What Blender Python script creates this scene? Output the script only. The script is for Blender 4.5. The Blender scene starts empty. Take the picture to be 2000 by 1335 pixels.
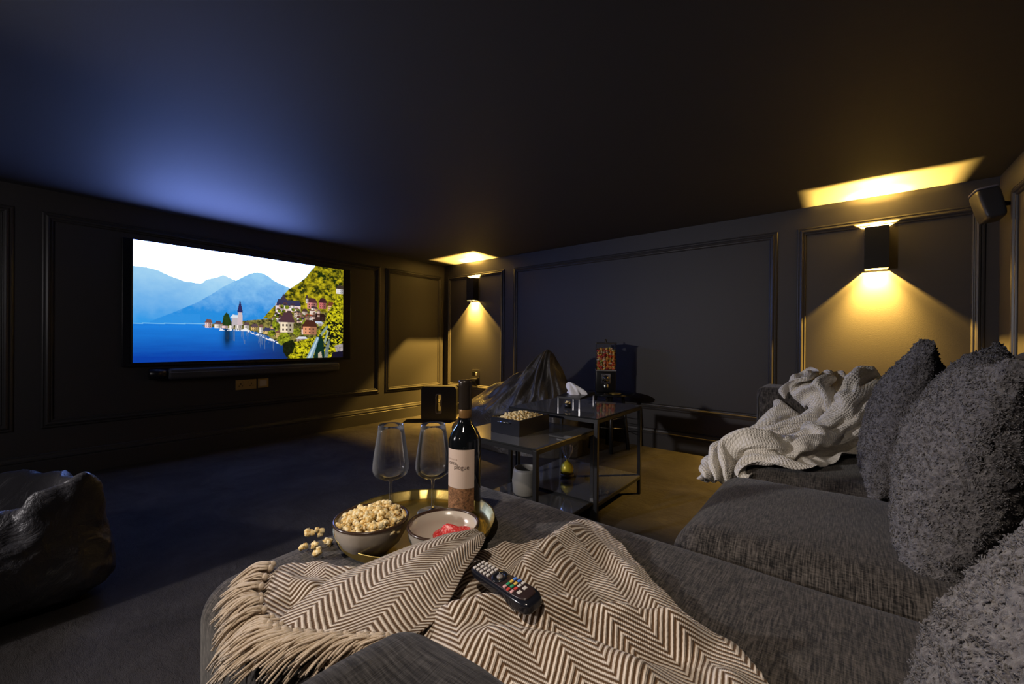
import bpy, bmesh, math, random
import numpy as np
from mathutils import Vector, Matrix, noise

random.seed(7)
rng = np.random.RandomState(7)
PI = math.pi
SC = bpy.context.scene
COL = SC.collection

# ------------------------------------------------------------------ camera
A_ = 4.146      # left (screen) wall is the plane x = -A_
B_ = 3.655      # back (sconce) wall is the plane y = B_
XR = 0.70       # right wall
YF = -1.75      # wall behind the camera
CEIL = 1.930
CAMZ = 0.946

def set_camera():
    yaw, pitch, roll = map(math.radians, (39.1358, -0.1809, 0.4447))
    F = Vector((-math.sin(yaw) * math.cos(pitch), math.cos(yaw) * math.cos(pitch), math.sin(pitch)))
    R = Vector((math.cos(yaw), math.sin(yaw), 0))
    U = R.cross(F)
    R2 = R * math.cos(roll) + U * math.sin(roll)
    U2 = -R * math.sin(roll) + U * math.cos(roll)
    cam = bpy.data.cameras.new('camera')
    cam.sensor_width = 36
    cam.lens = 797.32 / 2000 * 36
    cam.clip_start = 0.02
    o = bpy.data.objects.new('camera', cam)
    COL.objects.link(o)
    m = Matrix((R2, U2, -F)).transposed().to_4x4()
    m.translation = Vector((0, 0, CAMZ))
    o.matrix_world = m
    SC.camera = o
set_camera()

SC.view_settings.view_transform = 'Standard'
SC.view_settings.look = 'None'
SC.view_settings.gamma = 1
SC.view_settings.use_curve_mapping = False
SC.view_settings.exposure = 0.0
SC.cycles.max_bounces = 8
SC.cycles.transmission_bounces = 8
SC.cycles.transparent_max_bounces = 12
SC.cycles.sample_clamp_indirect = 4.0
SC.cycles.caustics_reflective = False
SC.cycles.caustics_refractive = False

w = bpy.data.worlds.new('world')
SC.world = w
w.use_nodes = True
w.node_tree.nodes['Background'].inputs[0].default_value = (0.5, 0.6, 0.9, 1)
w.node_tree.nodes['Background'].inputs[1].default_value = 0.0

SKY_GAIN = 19.0      # radiance of the white sky on the screen
SCONCE_W = 345.0       # watts of each sconce bulb
WARM = (1.0, 0.575, 0.10)

def lamp(name, kind, loc, energy, color, **kw):
    l = bpy.data.lights.new(name, kind)
    l.energy = energy; l.color = color
    for k, v in kw.items(): setattr(l, k, v)
    o = bpy.data.objects.new(name, l)
    COL.objects.link(o); o.location = loc
    return o

# lights behind the camera: side lamp inferred from cast shadows, the others added fills
lamp('screen_wall_fill', 'POINT', (-2.40, -1.45, 1.40), 17.0, (1.0, 0.93, 0.95), shadow_soft_size=0.35)  # added fill that lifts the screen wall
o_ = lamp('chaise_fill_spot', 'SPOT', (-0.30, -0.20, CEIL - 0.02), 54.0, (1.0, 0.85, 0.70), shadow_soft_size=0.035, spot_size=math.radians(86), spot_blend=0.7)  # added spot from above to brighten tray and throw, no fitting
o_.rotation_euler = (math.radians(24), math.radians(8), 0)
o_ = lamp('side_lamp_light', 'SPOT', (-2.40, -1.45, 1.40), 185.0, (1.0, 0.93, 0.92), shadow_soft_size=0.05, spot_size=math.radians(78), spot_blend=1.0)
o_.rotation_euler = (Vector((-0.35, 2.6, 0.45)) - Vector((-2.40, -1.45, 1.40))).to_track_quat('-Z', 'Y').to_euler()
lamp('warm_fill', 'POINT', (-0.6, -1.40, 1.60), 3.0, (1.0, 0.85, 0.70), shadow_soft_size=0.09)  # added weak warm fill, stands for no lamp of the room

# ------------------------------------------------------------------ helpers
def s2l(c):
    return tuple((x / 12.92 if x <= 0.04045 else ((x + 0.055) / 1.055) ** 2.4) for x in c)
def rgb(r, g, b):
    return s2l((r / 255, g / 255, b / 255))

def mat(name, color=(0.5, 0.5, 0.5), rough=0.6, metal=0.0, spec=0.5, **kw):
    m = bpy.data.materials.new(name)
    m.use_nodes = True
    nt = m.node_tree
    b = nt.nodes['Principled BSDF']
    b.inputs['Base Color'].default_value = (*color, 1)
    b.inputs['Roughness'].default_value = rough
    b.inputs['Metallic'].default_value = metal
    b.inputs['Specular IOR Level'].default_value = spec
    for k, v in kw.items():
        k = k.replace('_', ' ')
        b.inputs[k].default_value = v
    return m

def N(m, t, **kw):
    n = m.node_tree.nodes.new(t)
    for k, v in kw.items():
        if k.startswith('i_'):
            key = k[2:].replace('_', ' ')
            n.inputs[key].default_value = v
        else:
            setattr(n, k, v)
    return n
def LK(m, a, b): m.node_tree.links.new(a, b)

def coords(m, scale=(1, 1, 1), kind='Object', rot=(0, 0, 0)):
    tc = N(m, 'ShaderNodeTexCoord')
    mp = N(m, 'ShaderNodeMapping')
    mp.inputs['Scale'].default_value = scale
    mp.inputs['Rotation'].default_value = rot
    LK(m, tc.outputs[kind], mp.inputs['Vector'])
    return mp.outputs['Vector']

def noise_tex(m, vec, scale, detail=4, rough=0.55, dist=0.0):
    n = N(m, 'ShaderNodeTexNoise')
    n.inputs['Scale'].default_value = scale
    n.inputs['Detail'].default_value = detail
    n.inputs['Roughness'].default_value = rough
    n.inputs['Distortion'].default_value = dist
    LK(m, vec, n.inputs['Vector'])
    return n.outputs['Fac']

def ramp(m, fac, stops):
    r = N(m, 'ShaderNodeValToRGB')
    els = r.color_ramp.elements
    while len(els) < len(stops): els.new(0.5)
    for e, (p, c) in zip(els, stops):
        e.position = p
        e.color = (*c, 1) if len(c) == 3 else c
    LK(m, fac, r.inputs['Fac'])
    return r.outputs['Color']

def bump(m, h, strength=0.3, dist=0.01, prev=None):
    b = N(m, 'ShaderNodeBump')
    b.inputs['Strength'].default_value = strength
    b.inputs['Distance'].default_value = dist
    LK(m, h, b.inputs['Height'])
    if prev is not None: LK(m, prev, b.inputs['Normal'])
    LK(m, b.outputs['Normal'], m.node_tree.nodes['Principled BSDF'].inputs['Normal'])
    return b.outputs['Normal']
def setcol(m, sock): LK(m, sock, m.node_tree.nodes['Principled BSDF'].inputs['Base Color'])
def setrough(m, sock): LK(m, sock, m.node_tree.nodes['Principled BSDF'].inputs['Roughness'])

def me_obj(name, me, m=None, parent=None, smooth=True, loc=None):
    if m is not None: me.materials.append(m)
    if smooth:
        me.polygons.foreach_set('use_smooth', [True] * len(me.polygons))
    o = bpy.data.objects.new(name, me)
    COL.objects.link(o)
    if parent is not None: o.parent = parent
    if loc is not None: o.location = loc
    return o

def mesh(name, verts, faces, m=None, parent=None, smooth=True, uv=None, loc=None):
    me = bpy.data.meshes.new(name)
    me.from_pydata([tuple(v) for v in verts], [], [tuple(f) for f in faces])
    me.update()
    if uv is not None:
        l = me.uv_layers.new(name='UVMap')
        vi = np.empty(len(me.loops), dtype=np.int32); me.loops.foreach_get('vertex_index', vi)
        l.data.foreach_set('uv', np.asarray(uv, dtype=np.float32)[vi].ravel())
    return me_obj(name, me, m, parent, smooth, loc)

def bm_obj(name, bm, m=None, parent=None, smooth=False, loc=None):
    me = bpy.data.meshes.new(name)
    bm.normal_update()
    bm.to_mesh(me); bm.free()
    return me_obj(name, me, m, parent, smooth, loc)

def bm_box(bm, x0, x1, y0, y1, z0, z1, bev=0.0, seg=2, M=None):
    r = bmesh.ops.create_cube(bm, size=1)
    vs = r['verts']
    for v in vs:
        v.co = Vector(((x0 + x1) / 2 + v.co.x * (x1 - x0), (y0 + y1) / 2 + v.co.y * (y1 - y0), (z0 + z1) / 2 + v.co.z * (z1 - z0)))
    if bev > 0:
        es = list({e for v in vs for e in v.link_edges})
        rr = bmesh.ops.bevel(bm, geom=es, offset=bev, segments=seg, profile=0.5, affect='EDGES')
        vs = list({v for f in rr['faces'] for v in f.verts} | {v for v in vs if v.is_valid})
    if M is not None:
        bmesh.ops.transform(bm, matrix=M, verts=[v for v in vs if v.is_valid])

def box(name, x0, x1, y0, y1, z0, z1, m, parent=None, bev=0.0, seg=2, smooth=False, M=None, loc=None):
    bm = bmesh.new()
    bm_box(bm, x0, x1, y0, y1, z0, z1, bev, seg, M)
    return bm_obj(name, bm, m, parent, smooth or bev > 0.004, loc)

def lathe_data(prof, n=48, closed=False):
    vs, fs = [], []
    k = len(prof)
    for i in range(n):
        a = 2 * PI * i / n
        for r, z in prof: vs.append((r * math.cos(a), r * math.sin(a), z))
    for i in range(n):
        j = (i + 1) % n
        for q in range(k - 1 if not closed else k):
            q2 = (q + 1) % k
            fs.append((i * k + q, j * k + q, j * k + q2, i * k + q2))
    return vs, fs
def lathe(name, prof, m, parent=None, n=48, loc=None, closed=False):
    vs, fs = lathe_data(prof, n, closed)
    o = mesh(name, vs, fs, m, parent, True, loc=loc)
    bm = bmesh.new(); bm.from_mesh(o.data)
    bmesh.ops.remove_doubles(bm, verts=bm.verts, dist=1e-6)
    bmesh.ops.recalc_face_normals(bm, faces=bm.faces)
    bm.to_mesh(o.data); bm.free()
    return o

def tube_data(path, rad, n=8, caps=True):
    path = [Vector(p) for p in path]
    vs, fs = [], []
    K = len(path)
    up = Vector((0, 0, 1))
    t0 = (path[1] - path[0]).normalized()
    if abs(t0.dot(up)) > 0.95: up = Vector((1, 0, 0))
    a = t0.cross(up).normalized()
    for i, p in enumerate(path):
        t = (path[min(i + 1, K - 1)] - path[max(i - 1, 0)]).normalized()
        a = (a - t * a.dot(t)).normalized()
        b = t.cross(a)
        r = rad[i] if hasattr(rad, '__len__') else rad
        for q in range(n):
            an = 2 * PI * q / n
            vs.append(p + (a * math.cos(an) + b * math.sin(an)) * r)
    for i in range(K - 1):
        for q in range(n):
            fs.append((i * n + q, i * n + (q + 1) % n, (i + 1) * n + (q + 1) % n, (i + 1) * n + q))
    if caps:
        fs.append(tuple(reversed(range(n)))); fs.append(tuple((K - 1) * n + q for q in range(n)))
    return vs, fs
def tube(name, path, rad, m, parent=None, n=8, smooth=True):
    vs, fs = tube_data(path, rad, n)
    return mesh(name, vs, fs, m, parent, smooth)
def tubes(name, lst, m, parent=None, n=6):
    V, F = [], []
    for path, rad in lst:
        vs, fs = tube_data(path, rad, n)
        o = len(V); V += vs; F += [tuple(i + o for i in f) for f in fs]
    return mesh(name, V, F, m, parent, True)

def cubesphere(n):
    """unit cube surface grid, points in [-1,1]^3, closed"""
    key, vs, fs = {}, [], []
    def vid(p):
        k = tuple(int(round(c * n)) for c in p)
        if k not in key:
            key[k] = len(vs); vs.append([c / n for c in k])
        return key[k]
    for ax in range(3):
        for s in (-1, 1):
            for i in range(n):
                for j in range(n):
                    q = []
                    for di, dj in ((0, 0), (1, 0), (1, 1), (0, 1)):
                        p = [0, 0, 0]
                        p[ax] = s
                        p[(ax + 1) % 3] = -1 + 2 * (i + di) / n
                        p[(ax + 2) % 3] = -1 + 2 * (j + dj) / n
                        q.append(vid(p))
                    fs.append(q if s > 0 else q[::-1])
    return np.array(vs), fs
def sbox(name, c, half, e, n, m, parent=None, fn=None, loc=None):
    """rounded box (superellipsoid of exponent e)"""
    P, fs = cubesphere(n)
    if isinstance(e, tuple):      # ('r', radius): a true rounded box
        rad = e[1]; hv = np.array(half)
        W = np.sign(P) * (1 - (1 - np.abs(P)) ** 1.9)
        core = np.clip(W * hv, -(hv - rad), hv - rad)
        d = W * hv - core
        V0 = core + rad * d / (np.linalg.norm(d, axis=1)[:, None] + 1e-12)
        Q = V0 / hv
    else:
        r = (np.abs(P) ** e).sum(1) ** (1.0 / e)
        Q = P / r[:, None]
    V = Q * np.array(half) + np.array(c)
    if fn is not None: V = fn(V, Q)
    return mesh(name, V, fs, m, parent, True, loc=loc)

def vnoise(P, f, seed=0.0):
    return np.array([noise.noise(Vector((p[0] * f + seed, p[1] * f + seed * 1.7, p[2] * f - seed))) for p in P])

def E(name, loc, label, cat, group=None, rz=0.0):
    o = bpy.data.objects.new(name, None); COL.objects.link(o)
    o.empty_display_size = 0.05
    o.location = loc; o.rotation_euler = (0, 0, rz)
    tag(o, label, cat, group)
    return o
def tag(o, label, cat, group=None, kind=None):
    o['label'] = label; o['category'] = cat
    if group: o['group'] = group
    if kind: o['kind'] = kind
    return o
def struct(o):
    o['kind'] = 'structure'; return o
def dup(src, loc, rot=None, label=None, group=None, scale=None):
    r = src.copy(); COL.objects.link(r); r.location = loc
    if rot is not None: r.rotation_euler = rot
    if scale is not None: r.scale = scale
    if label: r['label'] = label
    if group: r['group'] = group
    for ch in list(src.children):
        c = ch.copy(); COL.objects.link(c); c.parent = r
        c.matrix_parent_inverse = ch.matrix_parent_inverse.copy()
        for g in ch.children:
            d = g.copy(); COL.objects.link(d); d.parent = c
    return r

# ------------------------------------------------------------------ materials
def wall_paint(name, col, rough=0.55):
    m = mat(name, col, rough, spec=0.35)
    v = coords(m)
    f = noise_tex(m, v, 180, 3)
    n = bump(m, f, 0.12, 0.002)
    return m
M_wall = wall_paint('charcoal_wall_paint', (0.040, 0.037, 0.038))
M_trim = wall_paint('charcoal_satin_trim', (0.046, 0.043, 0.043), 0.34)
M_ceil = mat('dark_ceiling_paint', (0.046, 0.046, 0.052), 0.68, spec=0.45)
v = coords(M_ceil, (1.2, 9, 1), rot=(0, 0, math.radians(20)))
f = noise_tex(M_ceil, v, 1.6, 5, 0.6)
bump(M_ceil, f, 0.10, 0.01)

M_carpet = mat('dark_plush_carpet', (0.05, 0.045, 0.042), 0.95, spec=0.1)
v = coords(M_carpet)
f1 = noise_tex(M_carpet, v, 3.2, 6, 0.65, 0.6)
f2 = noise_tex(M_carpet, v, 420, 2)
setcol(M_carpet, ramp(M_carpet, f1, [(0.3, (0.034, 0.031, 0.031)), (0.72, (0.070, 0.064, 0.063))]))
n0 = bump(M_carpet, f2, 0.9, 0.004)
bump(M_carpet, noise_tex(M_carpet, coords(M_carpet, (1, 2.4, 1)), 14, 5, 0.7, 0.8), 0.5, 0.02, n0)

def fabric(name, c_dark, c_light, axis='y', rough=0.92):
    m = mat(name, c_dark, rough, spec=0.15, Sheen_Weight=0.15)
    sc = {'y': (420, 30, 34), 'x': (30, 420, 34)}[axis]
    v1 = coords(m, sc)
    f1 = noise_tex(m, v1, 1.0, 3, 0.6)
    v2 = coords(m, (sc[1] * 3, sc[0] * 1.2, 90))
    f2 = noise_tex(m, v2, 1.0, 2, 0.5)
    mx = N(m, 'ShaderNodeMix', data_type='FLOAT'); mx.inputs[0].default_value = 0.35
    LK(m, f1, mx.inputs[2]); LK(m, f2, mx.inputs[3])
    mid = tuple((a + b) / 2.3 for a, b in zip(c_dark, c_light))
    setcol(m, ramp(m, mx.outputs[0], [(0.40, c_dark), (0.54, mid), (0.70, c_light)]))
    bump(m, mx.outputs[0], 0.55, 0.0015)
    return m
M_sofa = fabric('charcoal_slub_weave', (0.012, 0.0108, 0.0098), (0.155, 0.134, 0.116))
M_sofa_x = fabric('charcoal_slub_weave_cross', (0.014, 0.013, 0.013), (0.085, 0.08, 0.08), 'x')
M_piping = mat('grey_piping', (0.07, 0.068, 0.068), 0.85, spec=0.2)
M_black = mat('black_satin', (0.008, 0.008, 0.009), 0.35)
M_blackmetal = mat('black_powder_coated_metal', (0.010, 0.010, 0.011), 0.38, 0.0)
M_chrome = mat('chrome', (0.75, 0.74, 0.72), 0.12, 1.0)
M_plastic = mat('black_plastic', (0.012, 0.012, 0.014), 0.28)

def leather(name, col, rough=0.34):
    m = mat(name, col, rough, spec=0.5)
    v = coords(m)
    f1 = noise_tex(m, v, 7, 6, 0.6, 1.6)
    n0 = bump(m, f1, 0.55, 0.03)
    f2 = noise_tex(m, v, 260, 2)
    bump(m, f2, 0.18, 0.001, n0)
    return m
M_leather = leather('black_leatherette', (0.050, 0.048, 0.054), 0.38)
M_leather2 = leather('black_waxed_nylon', (0.060, 0.051, 0.042), 0.36)

# teddy fleece
M_teddy = mat('charcoal_teddy_fleece', (0.07, 0.065, 0.07), 1.0, spec=0.05, Sheen_Weight=0.25, Sheen_Roughness=0.6)
v = coords(M_teddy)
vo = N(M_teddy, 'ShaderNodeTexVoronoi'); vo.inputs['Scale'].default_value = 120
mpn = N(M_teddy, 'ShaderNodeVectorMath', operation='MULTIPLY_ADD')
nz = N(M_teddy, 'ShaderNodeTexNoise'); nz.inputs['Scale'].default_value = 60; nz.inputs['Detail'].default_value = 3
LK(M_teddy, v, nz.inputs['Vector'])
LK(M_teddy, nz.outputs['Color'], mpn.inputs[0]); mpn.inputs[1].default_value = (0.025, 0.025, 0.025)
LK(M_teddy, v, mpn.inputs[2]); LK(M_teddy, mpn.outputs[0], vo.inputs['Vector'])
ft = noise_tex(M_teddy, v, 95, 5, 0.7, 1.2)
mx = N(M_teddy, 'ShaderNodeMix', data_type='FLOAT'); mx.inputs[0].default_value = 0.55
LK(M_teddy, vo.outputs['Distance'], mx.inputs[2]); LK(M_teddy, ft, mx.inputs[3])
setcol(M_teddy, ramp(M_teddy, mx.outputs[0], [(0.25, (0.045, 0.040, 0.043)), (0.48, (0.12, 0.11, 0.113)), (0.75, (0.22, 0.205, 0.20))]))
bump(M_teddy, mx.outputs[0], 1.0, 0.008)

# herringbone throw (uv in metres: u along the cloth, v across)
def herringbone():
    m = mat('cream_brown_herringbone_weave', (0.5, 0.4, 0.3), 0.95, spec=0.1, Sheen_Weight=0.2)
    uv = N(m, 'ShaderNodeUVMap')
    sp = N(m, 'ShaderNodeSeparateXYZ'); LK(m, uv.outputs[0], sp.inputs[0])
    def MA(op, a, b=None, c=None):
        n = N(m, 'ShaderNodeMath', operation=op)
        for i, x in enumerate((a, b, c)):
            if x is None: continue
            if isinstance(x, (int, float)): n.inputs[i].default_value = x
            else: LK(m, x, n.inputs[i])
        return n.outputs[0]
    nz = N(m, 'ShaderNodeTexNoise'); nz.inputs['Scale'].default_value = 160; LK(m, uv.outputs[0], nz.inputs['Vector'])
    wob = MA('MULTIPLY', MA('SUBTRACT', nz.outputs['Fac'], 0.5), 0.0022)
    tri = MA('PINGPONG', MA('ADD', sp.outputs[0], 0.5), 0.044)
    s = MA('ADD', MA('ADD', sp.outputs[1], tri), wob)
    ph = MA('MULTIPLY', s, 2 * PI / 0.0100)
    wv = MA('MULTIPLY_ADD', MA('SINE', ph), 0.5, 0.5)
    # twist of the yarn
    tw = MA('SINE', MA('MULTIPLY', MA('ADD', MA('SUBTRACT', sp.outputs[0], sp.outputs[1]), 0.0), 2 * PI / 0.0032))
    setcol(m, ramp(m, wv, [(0.20, (0.12, 0.066, 0.032)), (0.38, (0.32, 0.22, 0.14)), (0.58, (0.66, 0.56, 0.46)), (1.0, (0.80, 0.71, 0.61))]))
    h = MA('MULTIPLY_ADD', tw, 0.10, wv)
    bump(m, h, 0.9, 0.0028)
    return m
M_herr = herringbone()
M_tassel = mat('cream_yarn', (0.60, 0.49, 0.37), 0.95, spec=0.1, Sheen_Weight=0.2)
f = noise_tex(M_tassel, coords(M_tassel, (600, 600, 600)), 1.0, 2)
bump(M_tassel, f, 0.5, 0.002)

M_knit = mat('off_white_waffle_knit', (0.72, 0.66, 0.56), 0.95, spec=0.1, Sheen_Weight=0.2)
uvn = N(M_knit, 'ShaderNodeUVMap')
mp = N(M_knit, 'ShaderNodeMapping'); mp.inputs['Scale'].default_value = (1, 1, 1)
LK(M_knit, uvn.outputs[0], mp.inputs['Vector'])
vk = N(M_knit, 'ShaderNodeTexVoronoi'); vk.distance = 'CHEBYCHEV'; vk.inputs['Randomness'].default_value = 0.15
vk.inputs['Scale'].default_value = 88
LK(M_knit, mp.outputs[0], vk.inputs['Vector'])
setcol(M_knit, ramp(M_knit, vk.outputs['Distance'], [(0.0, (0.93, 0.88, 0.79)), (0.55, (0.84, 0.78, 0.68)), (0.8, (0.58, 0.52, 0.44))]))
inv = N(M_knit, 'ShaderNodeMath', operation='SUBTRACT'); inv.inputs[0].default_value = 1.0
LK(M_knit, vk.outputs['Distance'], inv.inputs[1])
bump(M_knit, inv.outputs[0], 1.0, 0.006)

def thin_glass(name, tint=(1, 1, 1), fres=1.45, edge=0.25, rough=0.02, haze=0.0):
    """thin clear sheet: see-through with a sharp reflection that grows at grazing angles"""
    m = bpy.data.materials.new(name); m.use_nodes = True
    nt = m.node_tree; nt.nodes.clear()
    out = nt.nodes.new('ShaderNodeOutputMaterial')
    tr = nt.nodes.new('ShaderNodeBsdfTransparent'); tr.inputs[0].default_value = (*tint, 1)
    gl = nt.nodes.new('ShaderNodeBsdfGlossy'); gl.inputs['Roughness'].default_value = rough
    df = nt.nodes.new('ShaderNodeBsdfDiffuse'); df.inputs[0].default_value = (0.8, 0.8, 0.82, 1)
    fr = nt.nodes.new('ShaderNodeFresnel'); fr.inputs['IOR'].default_value = fres
    lw = nt.nodes.new('ShaderNodeLayerWeight'); lw.inputs['Blend'].default_value = 0.25
    ma = nt.nodes.new('ShaderNodeMath'); ma.operation = 'MULTIPLY_ADD'; ma.inputs[1].default_value = edge; ma.use_clamp = True
    nt.links.new(lw.outputs['Facing'], ma.inputs[0]); nt.links.new(fr.outputs[0], ma.inputs[2])
    m1 = nt.nodes.new('ShaderNodeMixShader'); m2 = nt.nodes.new('ShaderNodeMixShader')
    hz = nt.nodes.new('ShaderNodeMath'); hz.operation = 'MULTIPLY'; hz.inputs[1].default_value = haze
    nt.links.new(lw.outputs['Facing'], hz.inputs[0]); nt.links.new(hz.outputs[0], m2.inputs[0])
    nt.links.new(ma.outputs[0], m1.inputs[0]); nt.links.new(tr.outputs[0], m1.inputs[1]); nt.links.new(gl.outputs[0], m1.inputs[2])
    nt.links.new(m1.outputs[0], m2.inputs[1]); nt.links.new(df.outputs[0], m2.inputs[2])
    nt.links.new(m2.outputs[0], out.inputs[0])
    return m
M_glass = thin_glass('clear_glass', (0.985, 0.985, 0.99), 1.30, 0.10, 0.02, 0.16)
M_acrylic = thin_glass('clear_acrylic', (0.97, 0.97, 0.97), 1.3, 0.05)
M_tableglass = thin_glass('smoked_tabletop_glass', (0.55, 0.60, 0.60), 1.6, 0.35, 0.05, 0.16)
M_cell = thin_glass('clear_cellophane', (0.93, 0.93, 0.93), 1.4, 0.35, 0.08, 0.25)
M_brass = mat('brushed_brass', (0.88, 0.66, 0.20), 0.40, 1.0)
f = noise_tex(M_brass, coords(M_brass), 55, 4, 0.6, 2.0)
bump(M_brass, f, 0.10, 0.004)

# ------------------------------------------------------------------ room shell
def plane(name, pts, m):
    return struct(mesh(name, pts, [(0, 1, 2, 3)], m, None, False))
T = 0.12
struct(box('floor', -A_ - T, XR + T, YF - T, B_ + T, -0.1, 0, M_carpet))
struct(box('ceiling', -A_ - T, XR + T, YF - T, B_ + T, CEIL, CEIL + 0.1, M_ceil))
struct(box('wall_left', -A_ - T, -A_, YF, B_, 0, CEIL, M_wall))
struct(box('wall_back', -A_ - T, XR + T, B_, B_ + T, 0, CEIL, M_wall))
struct(box('wall_right', XR, XR + T, YF, B_, 0, CEIL, M_wall))
struct(box('wall_front', -A_ - T, XR + T, YF - T, YF, 0, CEIL, M_wall))

# moulding profiles: (distance across the moulding, height off the wall)
PM = [(0, 0), (0, .006), (.004, .010), (.010, .012), (.013, .009), (.017, .009), (.021, .018), (.030, .022), (.038, .018),
      (.041, .010), (.045, .009), (.048, .012), (.052, .010), (.055, .004), (.055, 0)]
def frame_moulding(name, P, u, nrm, a0, a1, z0, z1, prof=PM, m=None):
    """rectangular picture-frame moulding; P = wall point, u = wall direction, nrm = into the room"""
    V, F = [], []
    u = Vector(u); nrm = Vector(nrm); P = Vector(P)
    K = len(prof)
    for (d, h) in prof:
        for (a, z) in ((a0 + d, z0 + d), (a1 - d, z0 + d), (a1 - d, z1 - d), (a0 + d, z1 - d)):
            V.append(P + u * a + Vector((0, 0, z)) + nrm * (h + 0.0005))
    for i in range(K - 1):
        for q in range(4):
            F.append((i * 4 + q, i * 4 + (q + 1) % 4, (i + 1) * 4 + (q + 1) % 4, (i + 1) * 4 + q))
    o = mesh(name, V, F, m or M_trim, None, False)
    bm = bmesh.new(); bm.from_mesh(o.data)
    bmesh.ops.recalc_face_normals(bm, faces=bm.faces); bm.to_mesh(o.data); bm.free()
    return struct(o)
ZB, ZT = 0.336, 1.782
yl = Vector((0, 1, 0)); xl = Vector((1, 0, 0))
k = 0
def nm():
    global k; k += 1; return 'trim_%d' % k
for (a0, a1) in ((-1.62, 0.012), (0.128, 2.682), (2.757, 3.60)):
    frame_moulding(nm(), (-A_, 0, 0), yl, xl, a0, a1, ZB, ZT)
for (a0, a1) in ((-4.071, -3.094), (-2.955, -0.394), (-0.274, 0.646)):
    frame_moulding(nm(), (0, B_, 0), xl, -yl, a0, a1, ZB, ZT)
for (a0, a1) in ((1.2, 3.365), (-1.62, 1.05)):
    frame_moulding(nm(), (XR, 0, 0), yl, -xl, a0, a1, ZB, ZT)

SK = [(0, 0.022), (0.118, 0.022), (0.122, 0.018), (0.128, 0.018), (0.132, 0.024), (0.140, 0.024), (0.146, 0.016), (0.158, 0.012), (0.164, 0.012), (0.1696, 0.006), (0.1696, 0)]
def skirting(name, P0, P1, nrm):
    P0, P1, nrm = Vector(P0), Vector(P1), Vector(nrm)
    V, F = [], []
    for z, h in SK:
        for p in (P0, P1): V.append(p + nrm * (h + .0005) + Vector((0, 0, z)))
    for i in range(len(SK) - 1): F.append((2 * i, 2 * i + 1, 2 * i + 3, 2 * i + 2))
    o = mesh(name, V, F, M_trim, None, False)
    return struct(o)
skirting('baseboard_left', (-A_, YF, 0), (-A_, B_, 0), xl)
skirting('baseboard_back', (-A_, B_, 0), (XR, B_, 0), -yl)
skirting('baseboard_right', (XR, B_, 0), (XR, YF, 0), -xl)

# ------------------------------------------------------------------ sconces
def sconce(x, label):
    w2, dp, z0, z1 = 0.060, 0.092, 1.437, 1.712
    t = E('wall_sconce', (x, B_, z0), label, 'wall light', 'box wall lights on the panelled wall')
    h = z1 - z0
    bm = bmesh.new()
    th = 0.004
    bm_box(bm, -w2, -w2 + th, -dp, -0.001, 0, h)
    bm_box(bm, w2 - th, w2, -dp, -0.001, 0, h)
    bm_box(bm, -w2 + th, w2 - th, -dp, -dp + th, 0, h)
    bm_box(bm, -w2 + th, w2 - th, -0.006, -0.001, 0, h)
    bm_box(bm, -w2 + th, w2 - th, -dp + th, -0.006, h / 2 - 0.08, h / 2 + 0.08)
    bm_obj('shade', bm, M_black, t)
    for z in (0.056, h - 0.040):
        # small bulb
        bl = lathe('bulb', [(0.0, -0.004), (0.003, -0.0035), (0.0045, 0), (0.003, 0.0035), (0.0, 0.004)], M_bulb, t, 12, loc=(0, -0.016, z + (0.010 if z < h / 2 else -0.010)))
        lamp('sconce_light', 'POINT', (x, B_ - 0.031, z0 + z), SCONCE_W, WARM, shadow_soft_size=0.005)
        l = lamp('sconce_beam', 'SPOT', (x, B_ - 0.032, z0 + z), SCONCE_W * 2.6, WARM, shadow_soft_size=0.005, spot_size=math.radians(80), spot_blend=1.0)
        if z > h / 2: l.rotation_euler = (PI, 0, 0)
    return t
M_bulb = mat('warm_bulb', (1, .8, .5), 0.4, Emission_Color=(1.0, 0.62, 0.25, 1), Emission_Strength=30)
sconce(0.160, 'black box up-and-down wall light glowing above the white throw')
sconce(-3.575, 'small black box up-and-down wall light near the far corner')

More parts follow.
